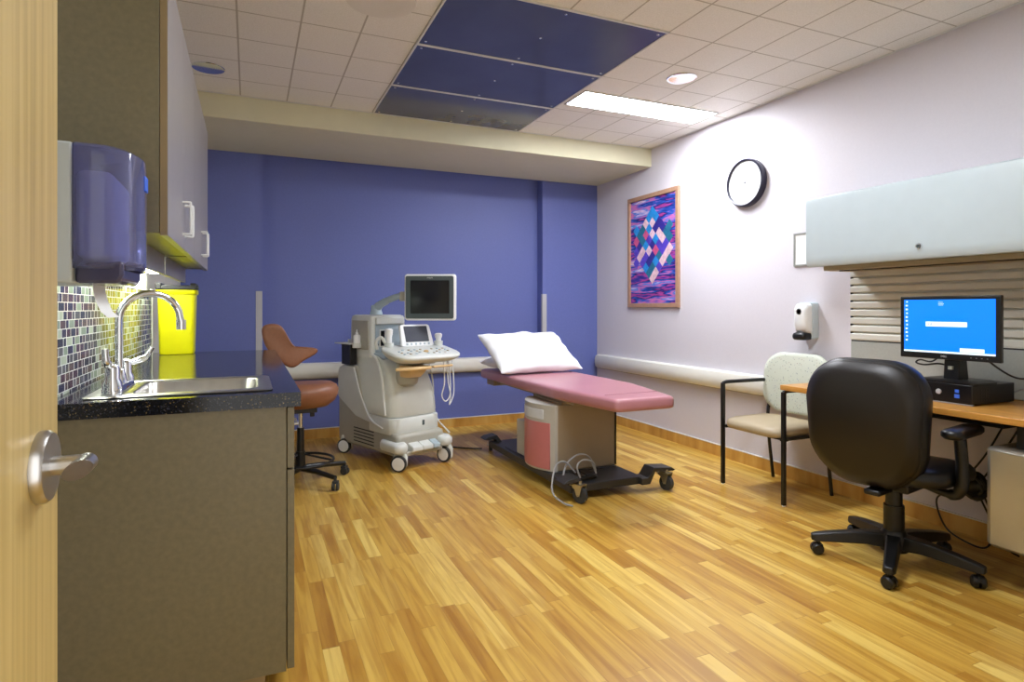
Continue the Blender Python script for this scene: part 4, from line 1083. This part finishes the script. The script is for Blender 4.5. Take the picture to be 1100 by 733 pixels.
MB().box(-.10, .10, -.16, .10, .355, .408).box(-.035, .035, .08, .22, .35, .375).build('tilt_mechanism', M['black'], OC, bevel=.008)
MB().tube([(.10, -.05, .375), (.25, -.07, .37), (.30, -.07, .365)], [.006, .006, .010], 8).build('height_lever', M['satin'], OC)
for s_ in (-1, 1):
    ar = MB().tube(curve([(s_*.12, .0, .395), (s_*.23, .0, .375), (s_*.265, -.0, .41), (s_*.27, .0, .50), (s_*.265, .01, .635)], 6), [.018]*6+[.024]*6+[.026]*6+[.024]*6+[.022], 12).build('armrest', M['black'], OC)
    MB().loft([[(s_*.262+x, -.03+y, z+.012) for x, y, z in rrect(0, 0, .085*k, .29*k2, .035, zz, 6)] for k, k2, zz in ((.8, .94, .620), (1, 1, .632), (1, 1, .648), (.8, .94, .658))]).build('arm_pad', M['black_leather'], ar, angle=60)
MB().cyl((0, 0, .10), (0, 0, .27), .043, .043).cyl((0, 0, .27), (0, 0, .36), .035, .035).lathe([(.058, .06), (.060, .13), (.045, .155)]).build('gas_column', M['black'], OC)
for k in range(5):
    a = math.radians(67+72*k-101); ca, sa = math.cos(a), math.sin(a)
    X = Matrix.Rotation(a, 4, 'Z')
    lg = MB(X)
    loops = []
    for r_, w_, z0, z1 in ((.02, .036, .070, .140), (.12, .032, .080, .136), (.25, .028, .072, .118), (.33, .026, .066, .102), (.352, .018, .068, .096)):
        loops.append([(r_, -w_, z0), (r_, -w_*.8, z1), (r_, w_*.8, z1), (r_, w_, z0)])
    lg.loft(loops).build('leg', M['black'], OC, bevel=.006, seg=3)
    c_ = MB(X @ Matrix.Translation((.325, 0, 0)) @ Matrix.Rotation(.7+k, 4, 'Z'))
    c_.lathe([(0, -.026), (.020, -.026), (.027, -.019), (.027, -.004), (.018, -.002)], (0, 0, .0275), 'x', 24).lathe([(.018, .002), (.027, .004), (.027, .019), (.020, .026), (0, .026)], (0, 0, .0275), 'x', 24)
    c_.prism([(-.02, .035), (-.015, .055), (.01, .062), (.026, .045), (.026, .03)], 'x', -.004, .004).cyl((0, 0, .03), (0, 0, .078), .007, n=10)
    c_.build('caster', M['black'], OC)

# ------------------------------------------------------------------ light, camera
w = bpy.data.worlds.new('world'); sc.world = w; w.use_nodes = True
w.node_tree.nodes['Background'].inputs[0].default_value = (1, .98, .95, 1)
w.node_tree.nodes['Background'].inputs[1].default_value = .75

cam = bpy.data.cameras.new('camera'); co = bpy.data.objects.new('camera', cam); C.objects.link(co)
co.location = (0, 0, 1.19)
co.rotation_euler = (PI/2, 0, -math.radians(23.58))
cam.sensor_fit = 'HORIZONTAL'; cam.sensor_width = 36; cam.lens = 646/1100*36
cam.shift_y = (331-366.5)/1100      # horizon at row 331 of 733
cam.clip_start = .02
sc.camera = co
vs_ = sc.view_settings
vs_.view_transform = 'Standard'; vs_.look = 'None'; vs_.gamma = 1; vs_.exposure = 1.62
vs_.use_curve_mapping = False
